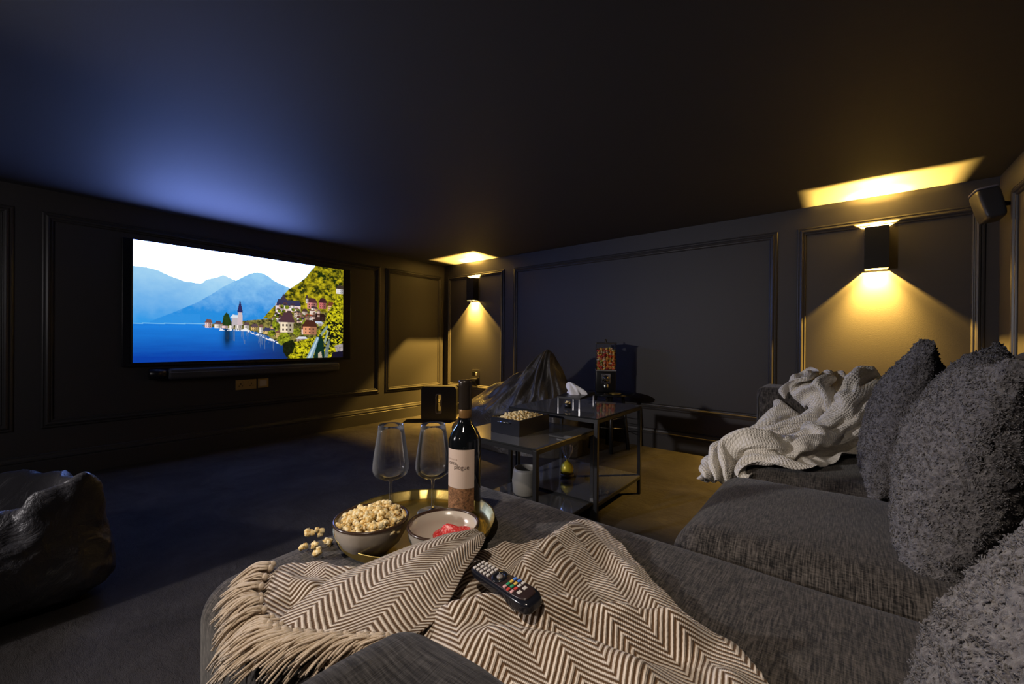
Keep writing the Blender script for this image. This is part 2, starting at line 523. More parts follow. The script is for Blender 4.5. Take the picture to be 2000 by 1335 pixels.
# ------------------------------------------------------------------ television
W_, H_ = 460, 258
def paint_screen():
    s, t = np.meshgrid((np.arange(W_) + .5) / W_, (np.arange(H_) + .5) / H_)
    def lerp(c0, c1, f): return np.array(c0)[None, None] * (1 - f[..., None]) + np.array(c1)[None, None] * f[..., None]
    def fbm(fx, fy, seed, octs=5, p=0.55):
        r = np.random.RandomState(seed); out = np.zeros((H_, W_)); a = 1; tot = 0
        for o in range(octs):
            nx, ny = int(fx * 2 ** o) + 2, int(fy * 2 ** o) + 2
            g = r.rand(ny + 1, nx + 1)
            X = s * (nx - 1); Y = t * (ny - 1)
            xi = X.astype(int); yi = Y.astype(int); fx_ = X - xi; fy_ = Y - yi
            fx_ = fx_ * fx_ * (3 - 2 * fx_); fy_ = fy_ * fy_ * (3 - 2 * fy_)
            v = (g[yi, xi] * (1 - fx_) + g[yi, xi + 1] * fx_) * (1 - fy_) + (g[yi + 1, xi] * (1 - fx_) + g[yi + 1, xi + 1] * fx_) * fy_
            out += v * a; tot += a; a *= p
        return out / tot
    def poly(pts):
        P = np.array(pts); ins = np.zeros((H_, W_), bool)
        n = len(P)
        for i in range(n):
            x0, y0 = P[i]; x1, y1 = P[(i + 1) % n]
            if y0 == y1: continue
            c = ((y0 > t) != (y1 > t)) & (s < (x1 - x0) * (t - y0) / (y1 - y0) + x0)
            ins ^= c
        return ins
    C = lambda *c: np.array(rgb(*c))
    img = np.zeros((H_, W_, 3))
    gain = np.ones((H_, W_))
    # sky
    cl = fbm(5, 4, 3)
    sky = lerp(C(252, 246, 250), C(225, 240, 252), np.clip((cl - .45) * 3, 0, 1))
    blue = np.clip((s - .55) * 2.2, 0, 1) * np.clip(1.0 - np.abs(t - .12) * 3, 0, 1) * 0.8 + np.clip(.12 - s, 0, 1) * 3 * np.clip(.25 - t, 0, 1) * 3
    sky = sky * (1 - np.clip(blue, 0, .8)[..., None]) + C(196, 224, 248) * np.clip(blue, 0, .8)[..., None]
    img[:] = sky
    bl = np.clip(blue * 1.5, 0, 1)
    gain[:] = 1 + (SKY_GAIN - 1) * (1 - bl) ** 2
    # mountains
    def put(mask, col, g=1.0):
        img[mask] = col[mask] if col.ndim == 3 else col
        gain[mask] = g
    n1 = fbm(30, 20, 5)
    mt = np.clip((t - .2) / .47, 0, 1)
    m1 = poly([(0, .215), (.041, .213), (.083, .226), (.13, .265), (.19, .302), (.253, .306), (.3, .34), (.4, .7), (0, .7)])
    put(m1, lerp(C(165, 212, 242), C(45, 150, 228), np.clip(mt + (n1 - .5) * .25, 0, 1)))
    m2 = poly([(.2, .35), (.258, .300), (.27, .27), (.296, .25), (.32, .235), (.347, .206), (.37, .225), (.406, .251), (.5, .5), (.3, .7), (.1, .66)])
    keep = img.copy(); kg = gain.copy()
    put(m2, lerp(C(180, 220, 245), C(95, 180, 235), np.clip(mt * 1.1 + (n1 - .5) * .35, 0, 1)))
    al = np.clip((s - .17) / .14, 0, 1)[..., None]
    inm1 = (kg < 1.5)[..., None]
    img[:] = np.where(inm1, keep * (1 - al) + img * al, img)
    m3 = poly([(.06, .66), (.088, .63), (.15, .57), (.237, .478), (.30, .39), (.347, .318), (.406, .245), (.44, .2), (.467, .169), (.49, .15), (.531, .147), (.56, .17), (.591, .212), (.63, .24), (.668, .263), (.8, .5), (.8, .7), (0.05, .68)])
    n2 = fbm(26, 16, 9, 5, .65)
    put(m3, lerp(C(150, 205, 242), C(38, 140, 222), np.clip((t - .15) / .42 + (n2 - .5) * .7, 0, 1)))
    mist = poly([(0, .60), (.25, .58), (.25, .672), (0, .672)])
    img[mist] = img[mist] * .8 + C(70, 160, 235) * .2
    # lake
    lake = t > (.676 - .07 * s)
    n3 = fbm(6, 40, 11)
    lk = lerp(C(30, 130, 225), C(8, 62, 165), np.clip((t - .66) * 3.2 + (n3 - .5) * .3, 0, 1))
    dk = np.clip((s - .36) * 2.6, 0, 1)
    lk = lk * (1 - dk[..., None]) + C(6, 38, 84) * dk[..., None]
    put(lake, lk)
    hz = np.abs(t - (.678 - .05 * s)) < .004
    img[hz & (s < .3)] = C(120, 190, 235)
    # reflections
    n4 = fbm(60, 3, 13)
    refl = lake & (s > .36) & (t < .80 + (s - .36) * .55) & (n4 > .57)
    img[refl] = img[refl] * .55 + C(110, 130, 150) * .45
    rd = (np.exp(-((s - .368) / .022) ** 2) * np.clip((.92 - t) / .12, 0, 1) * (.5 + n4 * .9))[..., None] * (lake & (t > .68))[..., None]
    rd = np.clip(rd, 0, .85); img[:] = img * (1 - rd) + C(4, 22, 30) * rd
    # shore base
    shore = poly([(.254, .686), (.30, .665), (.42, .63), (.55, .60), (.62, .5), (1.01, .4), (1.01, 1.01), (.656, 1.01), (.69, .95), (.684, .892), (.62, .837), (.55, .76), (.5, .729), (.377, .709)])
    n5 = fbm(70, 45, 17, 3, .8)
    put(shore, lerp(C(40, 44, 24), C(150, 140, 70), np.clip((n5 - .3) * 2.4, 0, 1)))
    # forested hill
    n6 = fbm(46, 30, 19, 4, .75)
    hill = poly([(.532, .60), (.56, .53), (.598, .454), (.63, .37), (.668, .283), (.72, .21), (.764, .14), (.79, .07), (.825, -.01), (1.01, -.01), (1.01, .5), (.75, .5), (.62, .56)])
    put(hill, lerp(C(28, 40, 10), C(205, 190, 30), np.clip((n6 - .32) * 2.3, 0, 1)))
    for (x, y, r) in ((.86, .10, .05), (.74, .27, .04), (.96, .15, .04), (.90, .28, .05)):
        mm = ((s - x) ** 2 * 3.2 + (t - y) ** 2) < r * r
        img[mm & (n6 < .52)] = C(25, 42, 12)
    R = random.Random(5)
    def house(x, y, w, h, roof=(70, 50, 50), wall=(225, 205, 190), rh=None):
        rh = rh or h * .7
        put(poly([(x, y), (x + w, y), (x + w, y + h), (x, y + h)]), C(*wall) * 1.0)
        put(poly([(x + w * .55, y), (x + w, y), (x + w, y + h), (x + w * .55, y + h)]), C(*[int(c * .72) for c in wall]))
        put(poly([(x - w * .12, y + .004), (x + w * .25, y - rh), (x + w * .85, y - rh * .9), (x + w * 1.12, y + .004)]), C(*roof))
        for i in range(3):
            for j in range(2):
                wx = x + w * (.15 + .28 * i); wy = y + h * (.22 + .4 * j)
                put(poly([(wx, wy), (wx + w * .1, wy), (wx + w * .1, wy + h * .2), (wx, wy + h * .2)]), C(60, 45, 45))
    # waterfront band
    x = .27
    while x < .64:
        wd = R.uniform(.018, .034); base = .70 + max(0, x - .45) * .55
        hh = R.uniform(.03, .055)
        house(x, base - hh, wd, hh, roof=R.choice([(90, 70, 80), (60, 60, 95), (120, 80, 70)]), wall=R.choice([(240, 205, 205), (245, 235, 225), (225, 190, 120), (230, 160, 150)]), rh=.03)
        x += wd * R.uniform(1.0, 1.5)
    wl = (t > .70 + np.clip(s - .45, 0, 1) * .75) & (t < .725 + np.clip(s - .45, 0, 1) * .75) & (s > .33) & (s < .62)
    img[wl & (n5 > .5)] = C(235, 235, 240)
    # church by the water
    put(poly([(.385, .60), (.415, .585), (.418, .66), (.385, .68)]), C(190, 180, 185))
    put(poly([(.378, .60), (.39, .57), (.413, .575), (.42, .60)]), C(215, 225, 235))
    put(poly([(.413, .54), (.433, .54), (.436, .665), (.411, .665)]), C(205, 185, 190))
    put(poly([(.410, .545), (.4215, .435), (.424, .435), (.436, .545)]), C(45, 40, 90))
    put(poly([(.36, .553), (.372, .57), (.386, .675), (.342, .68), (.348, .59)]), lerp(C(10, 30, 18), C(45, 75, 30), np.clip(n6 * 1.2, 0, 1)))
    # big parish church on the slope
    put(poly([(.598, .44), (.612, .42), (.622, .45), (.622, .54), (.598, .54)]), C(225, 210, 215))
    put(poly([(.60, .455), (.612, .393), (.728, .395), (.738, .452), (.63, .462)]), C(45, 48, 85))
    put(poly([(.628, .46), (.735, .45), (.735, .51), (.63, .52)]), C(230, 205, 200))
    put(poly([(.633, .36), (.640, .33), (.650, .37), (.66, .395), (.625, .395)]), C(60, 50, 70))
    for a in ((.70, .52, .035, .05), (.745, .50, .03, .04), (.775, .40, .055, .07, (75, 40, 50), (215, 140, 135)), (.845, .39, .045, .07, (60, 30, 40), (200, 110, 110)),
              (.90, .42, .04, .06, (110, 60, 40), (230, 190, 140)), (.955, .22, .05, .06, (60, 50, 45), (240, 235, 235)), (.765, .36, .015, .05, (60, 45, 55), (235, 225, 225)),
              (.60, .575, .03, .05), (.655, .53, .03, .04), (.79, .49, .06, .04, (120, 80, 70), (235, 215, 205)), (.76, .56, .05, .045, (150, 60, 30), (240, 220, 200)),
              (.81, .545, .075, .05, (35, 20, 20), (60, 35, 35)), (.80, .62, .07, .03, (190, 200, 225), (240, 225, 215)),
              (.625, .62, .07, .11, (75, 48, 60), (245, 225, 195), .10), (.75, .66, .08, .09, (70, 35, 30), (225, 140, 90), .07), (.715, .79, .06, .03, (215, 215, 225), (170, 150, 140), .02)):
        house(*a)
    for _ in range(70):
        yy = R.uniform(.44, .74); x0_ = .56 + max(0, (.60 - yy)) * .25 + max(0, yy - .66) * .9
        xx = R.uniform(x0_, .80 + R.uniform(0, .06))
        if yy > .62 and .60 < xx < .72: continue
        sz = R.uniform(.012, .026)
        house(xx, yy, sz, sz * R.uniform(1.1, 1.6), roof=R.choice([(60, 45, 60), (90, 55, 50), (45, 45, 70), (120, 90, 80), (150, 130, 140)]), wall=R.choice([(240, 230, 225), (235, 200, 185), (220, 170, 130), (245, 240, 240), (190, 150, 130)]))
        if R.random() < .6:
            mm = ((s - xx - sz) / .010) ** 2 + ((t - yy - sz) / .02) ** 2 < 1
            put(mm, lerp(C(20, 38, 10), C(150, 165, 40), np.clip((n6 - .3) * 2.2, 0, 1)))
    house(.625, .62, .07, .11, (75, 48, 60), (245, 225, 195), .10); house(.75, .66, .08, .09, (70, 35, 30), (225, 150, 110), .07)
    # foreground bushes
    n7 = fbm(85, 52, 23, 3, .8)
    bush = poly([(.66, 1.01), (.675, .93), (.70, .83), (.76, .80), (.82, .77), (.85, .68), (.885, .60), (.90, .50), (.935, .40), (.96, .30), (1.01, .28), (1.01, 1.01)])
    put(bush, lerp(C(18, 30, 6), C(222, 212, 30), np.clip((n7 - .34) * 2.8, 0, 1)))
    for (x, y, rx, ry) in ((.60, .66, .018, .05), (.645, .80, .035, .07), (.715, .72, .02, .04), (.58, .74, .02, .03)):
        mm = ((s - x) / rx) ** 2 + ((t - y) / ry) ** 2 < 1 + (n7 - .5)
        put(mm, lerp(C(20, 38, 10), C(170, 180, 40), np.clip((n7 - .3) * 2.2, 0, 1)))
    dkb = poly([(.64, .84), (.69, .80), (.71, .86), (.69, .93), (.66, .99), (.64, .93)])
    put(dkb, lerp(C(4, 12, 8), C(30, 45, 14), np.clip((n7 - .3) * 2, 0, 1)))
    dk2 = poly([(.895, .62), (.93, .58), (.96, .62), (.99, .60), (1.01, .7), (1.01, .84), (.92, .86), (.87, .92)])
    mdk = dk2 & (n7 < .56); put(mdk, C(16, 22, 12))
    put(poly([(.945, .87), (1.01, .84), (1.01, .94), (.96, .95)]), lerp(C(90, 80, 80), C(210, 200, 200), np.clip(n7, 0, 1)))
    put(poly([(.935, .94), (1.01, .93), (1.01, 1.01), (.92, 1.01)]), C(20, 18, 40))
    # handrail
    put(poly([(.815, 1.01), (.832, .80), (.85, .75), (.872, .80), (.884, 1.01)]), C(8, 44, 36))
    put(poly([(.768, 1.01), (.833, .76), (.848, .78), (.806, 1.01)]), C(130, 160, 180))
    put(poly([(.776, 1.01), (.838, .775), (.843, .78), (.79, 1.01)]), C(190, 210, 222))
    put(poly([(.84, 1.01), (.842, .95), (.86, .93), (.868, 1.01)]), C(185, 172, 150))
    put(poly([(.848, .75), (.895, .64), (.905, .66), (.858, .77)]), C(130, 150, 140))
    put(poly([(.875, .82), (.90, .69), (.907, .71), (.885, .86)]), C(150, 165, 145))
    put(poly([(.878, 1.01), (.888, .88), (.91, .78), (.915, .82), (.9, 1.01)]), lerp(C(40, 70, 66), C(140, 150, 150), np.clip(n7, 0, 1)))
    rr = (((s - .842) / .016) ** 2 + ((t - .755) / .02) ** 2)
    put((rr < 1) & (rr > .35), C(10, 30, 30))
    tint = np.where(gain[..., None] > 1.01, np.array([[[0.36, 0.55, 1.50]]]), 1.0)
    return img * gain[..., None] * tint

TVX = -A_ + 0.065
def television():
    sc_ = (A_ - 0.065) / A_
    y0, y1 = 0.581 * sc_, 2.238 * sc_
    z0, z1 = CAMZ + (0.7575 - CAMZ) * sc_, CAMZ + (1.685 - CAMZ) * sc_
    t = E('television', (-A_, (y0 + y1) / 2, z0), 'large flat television showing a lakeside village, mounted on panelled wall', 'television')
    ym = (y0 + y1) / 2
    # wall plate slightly larger than the set
    box('backing_panel', 0.0005, 0.030, -(y1 - y0) / 2 - 0.055, (y1 - y0) / 2 + 0.105, -0.030, z1 - z0 + 0.012, M_tvback, t, 0.003)
    box('casing', 0.030, 0.062, -(y1 - y0) / 2 - 0.006, (y1 - y0) / 2 + 0.006, -0.008, z1 - z0 + 0.006, M_plastic, t, 0.003)
    img = paint_screen()
    V = []
    ys = np.linspace(-(y1 - y0) / 2, (y1 - y0) / 2, W_ + 1); zs = np.linspace(z1 - z0, 0, H_ + 1)
    Yg, Zg = np.meshgrid(ys, zs)
    V = np.stack([np.full(Yg.size, 0.0645), Yg.ravel(), Zg.ravel()], 1)
    ii, jj = np.meshgrid(np.arange(H_), np.arange(W_), indexing='ij')
    a = (ii * (W_ + 1) + jj).ravel()
    F = np.stack([a, a + (W_ + 1), a + (W_ + 2), a + 1], 1)
    me = bpy.data.meshes.new('screen')
    me.from_pydata(V.tolist(), [], F.tolist()); me.update()
    at = me.attributes.new('picture', 'FLOAT_COLOR', 'FACE')
    c4 = np.concatenate([img.reshape(-1, 3), np.ones((W_ * H_, 1))], 1).astype(np.float32)
    at.data.foreach_set('color', c4.ravel())
    m = mat('screen_picture', (0, 0, 0), 0.25)
    an = N(m, 'ShaderNodeAttribute'); an.attribute_name = 'picture'
    LK(m, an.outputs['Color'], m.node_tree.nodes['Principled BSDF'].inputs['Emission Color'])
    m.node_tree.nodes['Principled BSDF'].inputs['Emission Strength'].default_value = 1.0
    me_obj('screen', me, m, t, False)
M_tvback = mat('gloss_black_panel', (0.006, 0.006, 0.010), 0.25)
television()

# soundbar: fabric tube with a plain end
def soundbar():
    t = E('soundbar', (-A_ + 0.060, 0.66, 0.675), 'long dark tubular soundbar mounted under the television', 'soundbar')
    V, F = [], []
    bm = bmesh.new()
    def prism(x0, x1, z0, z1, y0, y1, b):
        bm2 = bmesh.new(); bm_box(bm2, x0, x1, y0, y1, z0, z1, b, 5); return bm2
    bm_obj('grille', prism(-0.046, 0.052, -0.052, 0.034, 0.11, 1.49, 0.022), M_grille, t, True)
    # end cap, round
    vs, fs = tube_data([(0, 0.0, -0.006), (0, 0.004, -0.006), (0, 0.11, -0.006)], [0.036, 0.044, 0.044], 32)
    mesh('end_cap', vs, fs, M_plastic, t, True)
    box('wall_bracket', -0.0595, -0.045, 0.4, 1.1, -0.03, 0.02, M_black, t)
    tube('trim_strip', [(0.0525, 0.115, 0.002), (0.0525, 1.485, 0.002)], 0.0025, mat('grey_strip', (0.12, 0.12, 0.13), 0.3), t, 6)
M_grille = mat('grey_grille_cloth', (0.055, 0.055, 0.062), 0.5)
soundbar()

# ------------------------------------------------------------------ sockets
M_satin_brass = mat('satin_brass_plate', (0.42, 0.34, 0.19), 0.42, 1.0)
M_steel = mat('satin_steel_plate', (0.50, 0.47, 0.46), 0.35, 0.6)
def socket_left():
    t = E('double_socket', (-A_, 1.330, 0.492), 'satin brass double plug socket below the soundbar', 'socket')
    box('plate', 0.0005, 0.009, -0.082, 0.082, 0, 0.090, M_satin_brass, t, 0.002)
    for sgn in (-1, 1):
        bm = bmesh.new()
        for (dy, dz, wy, wz) in ((0, 0.030, 0.0035, 0.006), (-0.012, 0.012, 0.005, 0.003), (0.012, 0.012, 0.005, 0.003)):
            bm_box(bm, 0.0088, 0.0096, sgn * 0.042 + dy - wy, sgn * 0.042 + dy + wy, 0.022 + dz - wz, 0.022 + dz + wz)
        bm_obj('pin_holes', bm, M_black, t)
        box('rocker_switch', 0.009, 0.013, sgn * 0.020 - 0.007, sgn * 0.020 + 0.007, 0.055, 0.077, M_satin_brass, t, 0.001)
    t = E('blank_plate', (-A_, 1.468, 0.497), 'small pale steel faceplate right of the brass socket', 'socket')
    box('plate', 0.0005, 0.008, -0.044, 0.044, 0, 0.086, M_satin_brass, t, 0.002)
    box('insert', 0.008, 0.012, -0.030, 0.028, 0.016, 0.070, M_steel, t, 0.002)
socket_left()
def socket_back():
    t = E('plug_socket', (-3.553, B_, 0.482), 'chrome plug socket low on wall under the far wall light', 'socket')
    box('plate', -0.060, 0.060, -0.010, -0.0005, 0, 0.095, M_chrome, t, 0.002)
    box('rocker_switch', 0.012, 0.034, -0.015, -0.010, 0.030, 0.066, mat('white_rocker', (0.7, 0.66, 0.58), 0.4), t, 0.001)
    box('insert', -0.048, 0.000, -0.014, -0.010, 0.018, 0.078, M_black, t, 0.002)
    o = box('power_adapter', -3.600, -3.505, B_ - 0.052, B_ - 0.016, 0.385, 0.479, M_plastic, None, 0.006, 3)
    tag(o, 'black power adapter hanging below the chrome socket', 'power adapter')
socket_back()

# ------------------------------------------------------------------ subwoofer
def subwoofer():
    # corner stands in front of the far corner, turned towards the camera
    c = Vector((-3.72, 3.22, 0))
    t = E('subwoofer', c, 'black rounded-square subwoofer with a grey-edged slot in the far corner', 'speaker', rz=math.radians(40))
    wd, dp, ht = 0.205, 0.08, 0.405
    bm = bmesh.new()
    # rounded square body built as an extruded ring so the slot is a real hole
    def rr(hx, hz, r, n=8, cz=0.0):
        pts = []
        for (sx, sz, a0) in ((1, 1, 0), (-1, 1, 90), (-1, -1, 180), (1, -1, 270)):
            for i in range(n + 1):
                a = math.radians(a0 + 90 * i / n)
                pts.append((sx * (hx - r) + r * math.cos(a), cz + sz * (hz - r) + r * math.sin(a)))
        return pts
    out = rr(wd, ht / 2, 0.045, 8, ht / 2); inn = rr(0.028, 0.105, 0.012, 8, ht / 2)
    n = len(out)
    V, F = [], []
    for y in (-dp, dp):
        for p in out: V.append((p[0], y, p[1]))
        for p in inn: V.append((p[0], y, p[1]))
    for i in range(n):
        j = (i + 1) % n
        F.append((i, j, n + j, n + i)); F.append((2 * n + j, 2 * n + i, 3 * n + i, 3 * n + j))
        F.append((j, i, 2 * n + i, 2 * n + j)); F.append((n + i, n + j, 3 * n + j, 3 * n + i))
    mesh('cabinet', V, F, mat('subwoofer_black', (0.012, 0.012, 0.014), 0.33), t, False)
    # slot ring
    V, F = [], []
    o2 = rr(0.036, 0.116, 0.018, 8, ht / 2); i2 = rr(0.026, 0.104, 0.010, 8, ht / 2)
    for y in (-dp - 0.003,):
        for p in o2: V.append((p[0], y, p[1]))
        for p in i2: V.append((p[0], y, p[1]))
        for p in i2: V.append((p[0], dp * 0.5, p[1]))
        for p in o2: V.append((p[0], -dp, p[1]))
    n = len(o2)
    for i in range(n):
        j = (i + 1) % n
        F += [(i, j, n + j, n + i), (n + i, n + j, 2 * n + j, 2 * n + i), (j, i, 3 * n + i, 3 * n + j)]
    mesh('slot_trim', V, F, mat('grey_rubber_trim', (0.16, 0.15, 0.14), 0.5), t, False)
    lathe('woofer', [(0, 0.0), (0.03, 0.01), (0.075, 0.03), (0.082, 0.025), (0.082, 0.0)], mat('woofer_cone', (0.25, 0.2, 0.15), 0.35, 0.6), t, 24, loc=(0, 0, 0)).matrix_local = Matrix.Translation((0.027, 0, ht / 2)) @ Matrix.Rotation(-PI / 2, 4, 'Y') @ Matrix.Scale(0.55, 4)
    box('rubber_feet', -0.15, 0.15, -0.05, 0.05, -0.0, 0.006, M_black, t)
subwoofer()

# ------------------------------------------------------------------ satellite speaker on the right
def satellite():
    t = E('satellite_speaker', (0.630, 3.40, 1.62), 'dark compact wall speaker tilted down beside the top right panel', 'speaker', rz=math.radians(12))
    P, fs = cubesphere(14)
    e = 7
    r = (np.abs(P) ** e).sum(1) ** (1 / e)
    Q = P / r[:, None]
    V = Q * np.array([0.050, 0.055, 0.088]); V[:, 2] += 0.095
    V[:, 0] *= (0.86 + 0.14 * (Q[:, 2] + 1) / 2)
    body = mesh('cabinet', V, fs, mat('dark_speaker_cloth', (0.030, 0.030, 0.033), 0.4), t, True)
    body.rotation_euler = (math.radians(-10), math.radians(-9), 0)
    tb = sbox('top_cap', (0, 0, 0.184), (0.049, 0.054, 0.006), 6, 8, mat('grey_top_cap', (0.16, 0.15, 0.18), 0.3), body)
    tube('wall_bracket', [(0.040, 0.02, 0.10), (0.060, 0.03, 0.10), (0.075, 0.04, 0.10)], 0.012, M_black, t, 10)
satellite()

# ------------------------------------------------------------------ sofa
def add_noise_z(V, amp, f, seed):
    n = vnoise(V, f, seed)
    return n * amp
def sofa():
    t = E('corner_sofa', (0.1, 1.1, 0), 'dark charcoal woven corner sofa with chaise and three deep seats', 'sofa')
    ox, oy = -0.1, -1.1
    def part(name, c, half, e, n, m, fn=None):
        return sbox(name, (c[0] + ox, c[1] + oy, c[2]), half, e, n, m, t, fn)
    # base under everything
    box('base', -0.895 + ox, 0.66 + ox, 0.225 + oy, 0.945 + oy, 0.07, 0.30, M_sofa, t, 0.03, 3)
    box('seat_base', -0.275 + ox, 0.66 + ox, 0.945 + oy, 2.04 + oy, 0.07, 0.32, M_sofa, t, 0.02, 3)
    def crown(amp, cx, cy, hx, hy, sag=0.0):
        def fn(V, Q):
            top = np.clip(Q[:, 2], 0, 1)
            V[:, 2] += amp * top * (1 - Q[:, 0] ** 2 * 0.9) * (1 - Q[:, 1] ** 4)
            V[:, 2] += 0.004 * top * vnoise(V, 6, cx * 3 + cy)
            return V
        return fn
    # chaise cushion
    def chaise_fn(V, Q):
        top = np.clip(Q[:, 2], 0, 1)
        V[:, 2] += 0.006 * top * (1 - Q[:, 1] ** 2) + 0.004 * top * vnoise(V, 5, 2.2)
        return V
    part('chaise_cushion', (-0.30, 0.585, 0.385), (0.630, 0.372, 0.118), ('r', 0.062), 48, M_sofa, chaise_fn)
    part('seat_cushion', (0.03, 1.245, 0.40), (0.350, 0.287, 0.112), ('r', 0.075), 40, M_sofa, crown(0.022, 0.03, 1.245, .3, .3))
    part('seat_cushion', (0.03, 1.795, 0.40), (0.350, 0.257, 0.112), ('r', 0.075), 40, M_sofa, crown(0.022, 0.03, 1.79, .3, .3))
    # near arm, right under the camera
    def arm_fn(V, Q):
        top = np.clip(Q[:, 2], 0, 1)
        V[:, 2] += 0.006 * top * np.sin(V[:, 0] * 38 + V[:, 1] * 22)
        V[:, 2] += 0.010 * top * vnoise(V, 9, 4.0)
        return V
    part('armrest', (0.19, 0.088, 0.400), (0.460, 0.120, 0.333), ('r', 0.03), 44, M_sofa_x, arm_fn)
    part('armrest', (0.19, 2.145, 0.41), (0.485, 0.110, 0.345), ('r', 0.03), 36, M_sofa)
    # frame behind
    part('backrest', (0.52, 1.12, 0.45), (0.165, 1.12, 0.40), ('r', 0.05), 30, M_sofa)
    for cy, hy in ((0.585, 0.37), (1.245, 0.285), (1.79, 0.25)):
        def bf(V, Q):
            V[:, 0] -= 0.03 * np.clip(-Q[:, 0], 0, 1) * (1 - Q[:, 1] ** 2) * (1 - Q[:, 2] ** 2)
            V[:, 0] += (V[:, 2] - 0.5) * 0.12
            return V
        part('back_cushion', (0.435, cy, 0.715), (0.085, hy, 0.215), 6, 24, M_sofa, bf)
    # seams (piping) along visible edges
    def se_corner(cx, cy, hx, hy, z, e=9):
        pts = []
        for i in range(60):
            a = math.radians(90 + 180 * i / 59)
            c, s_ = math.cos(a), math.sin(a)
            r = (abs(c) ** e + abs(s_) ** e) ** (-1 / e)
            pts.append((cx + hx * r * c + ox, cy + hy * r * s_ + oy, z))
        return pts
    tube('piping', se_corner(-0.30, 0.585, 0.634, 0.374, 0.44), 0.0022, M_piping, t, 6)
    # arm piping, far arm near-left edge
    tube('piping', [(-0.287 + ox, 2.042 + oy, z) for z in np.linspace(0.15, 0.71, 12)] + [(-0.283 + ox, 2.046 + oy, 0.728), (-0.27 + ox, 2.05 + oy, 0.742)], 0.003, M_piping, t, 6)
    for (x, y) in ((-0.86, 0.27), (-0.86, 0.90), (0.6, 0.25), (0.6, 2.1), (-0.22, 2.1)):
        lathe('foot', [(0, 0), (0.018, 0), (0.024, 0.078), (0, 0.078)], M_black, t, 16, loc=(x + ox, y + oy, 0))
sofa()

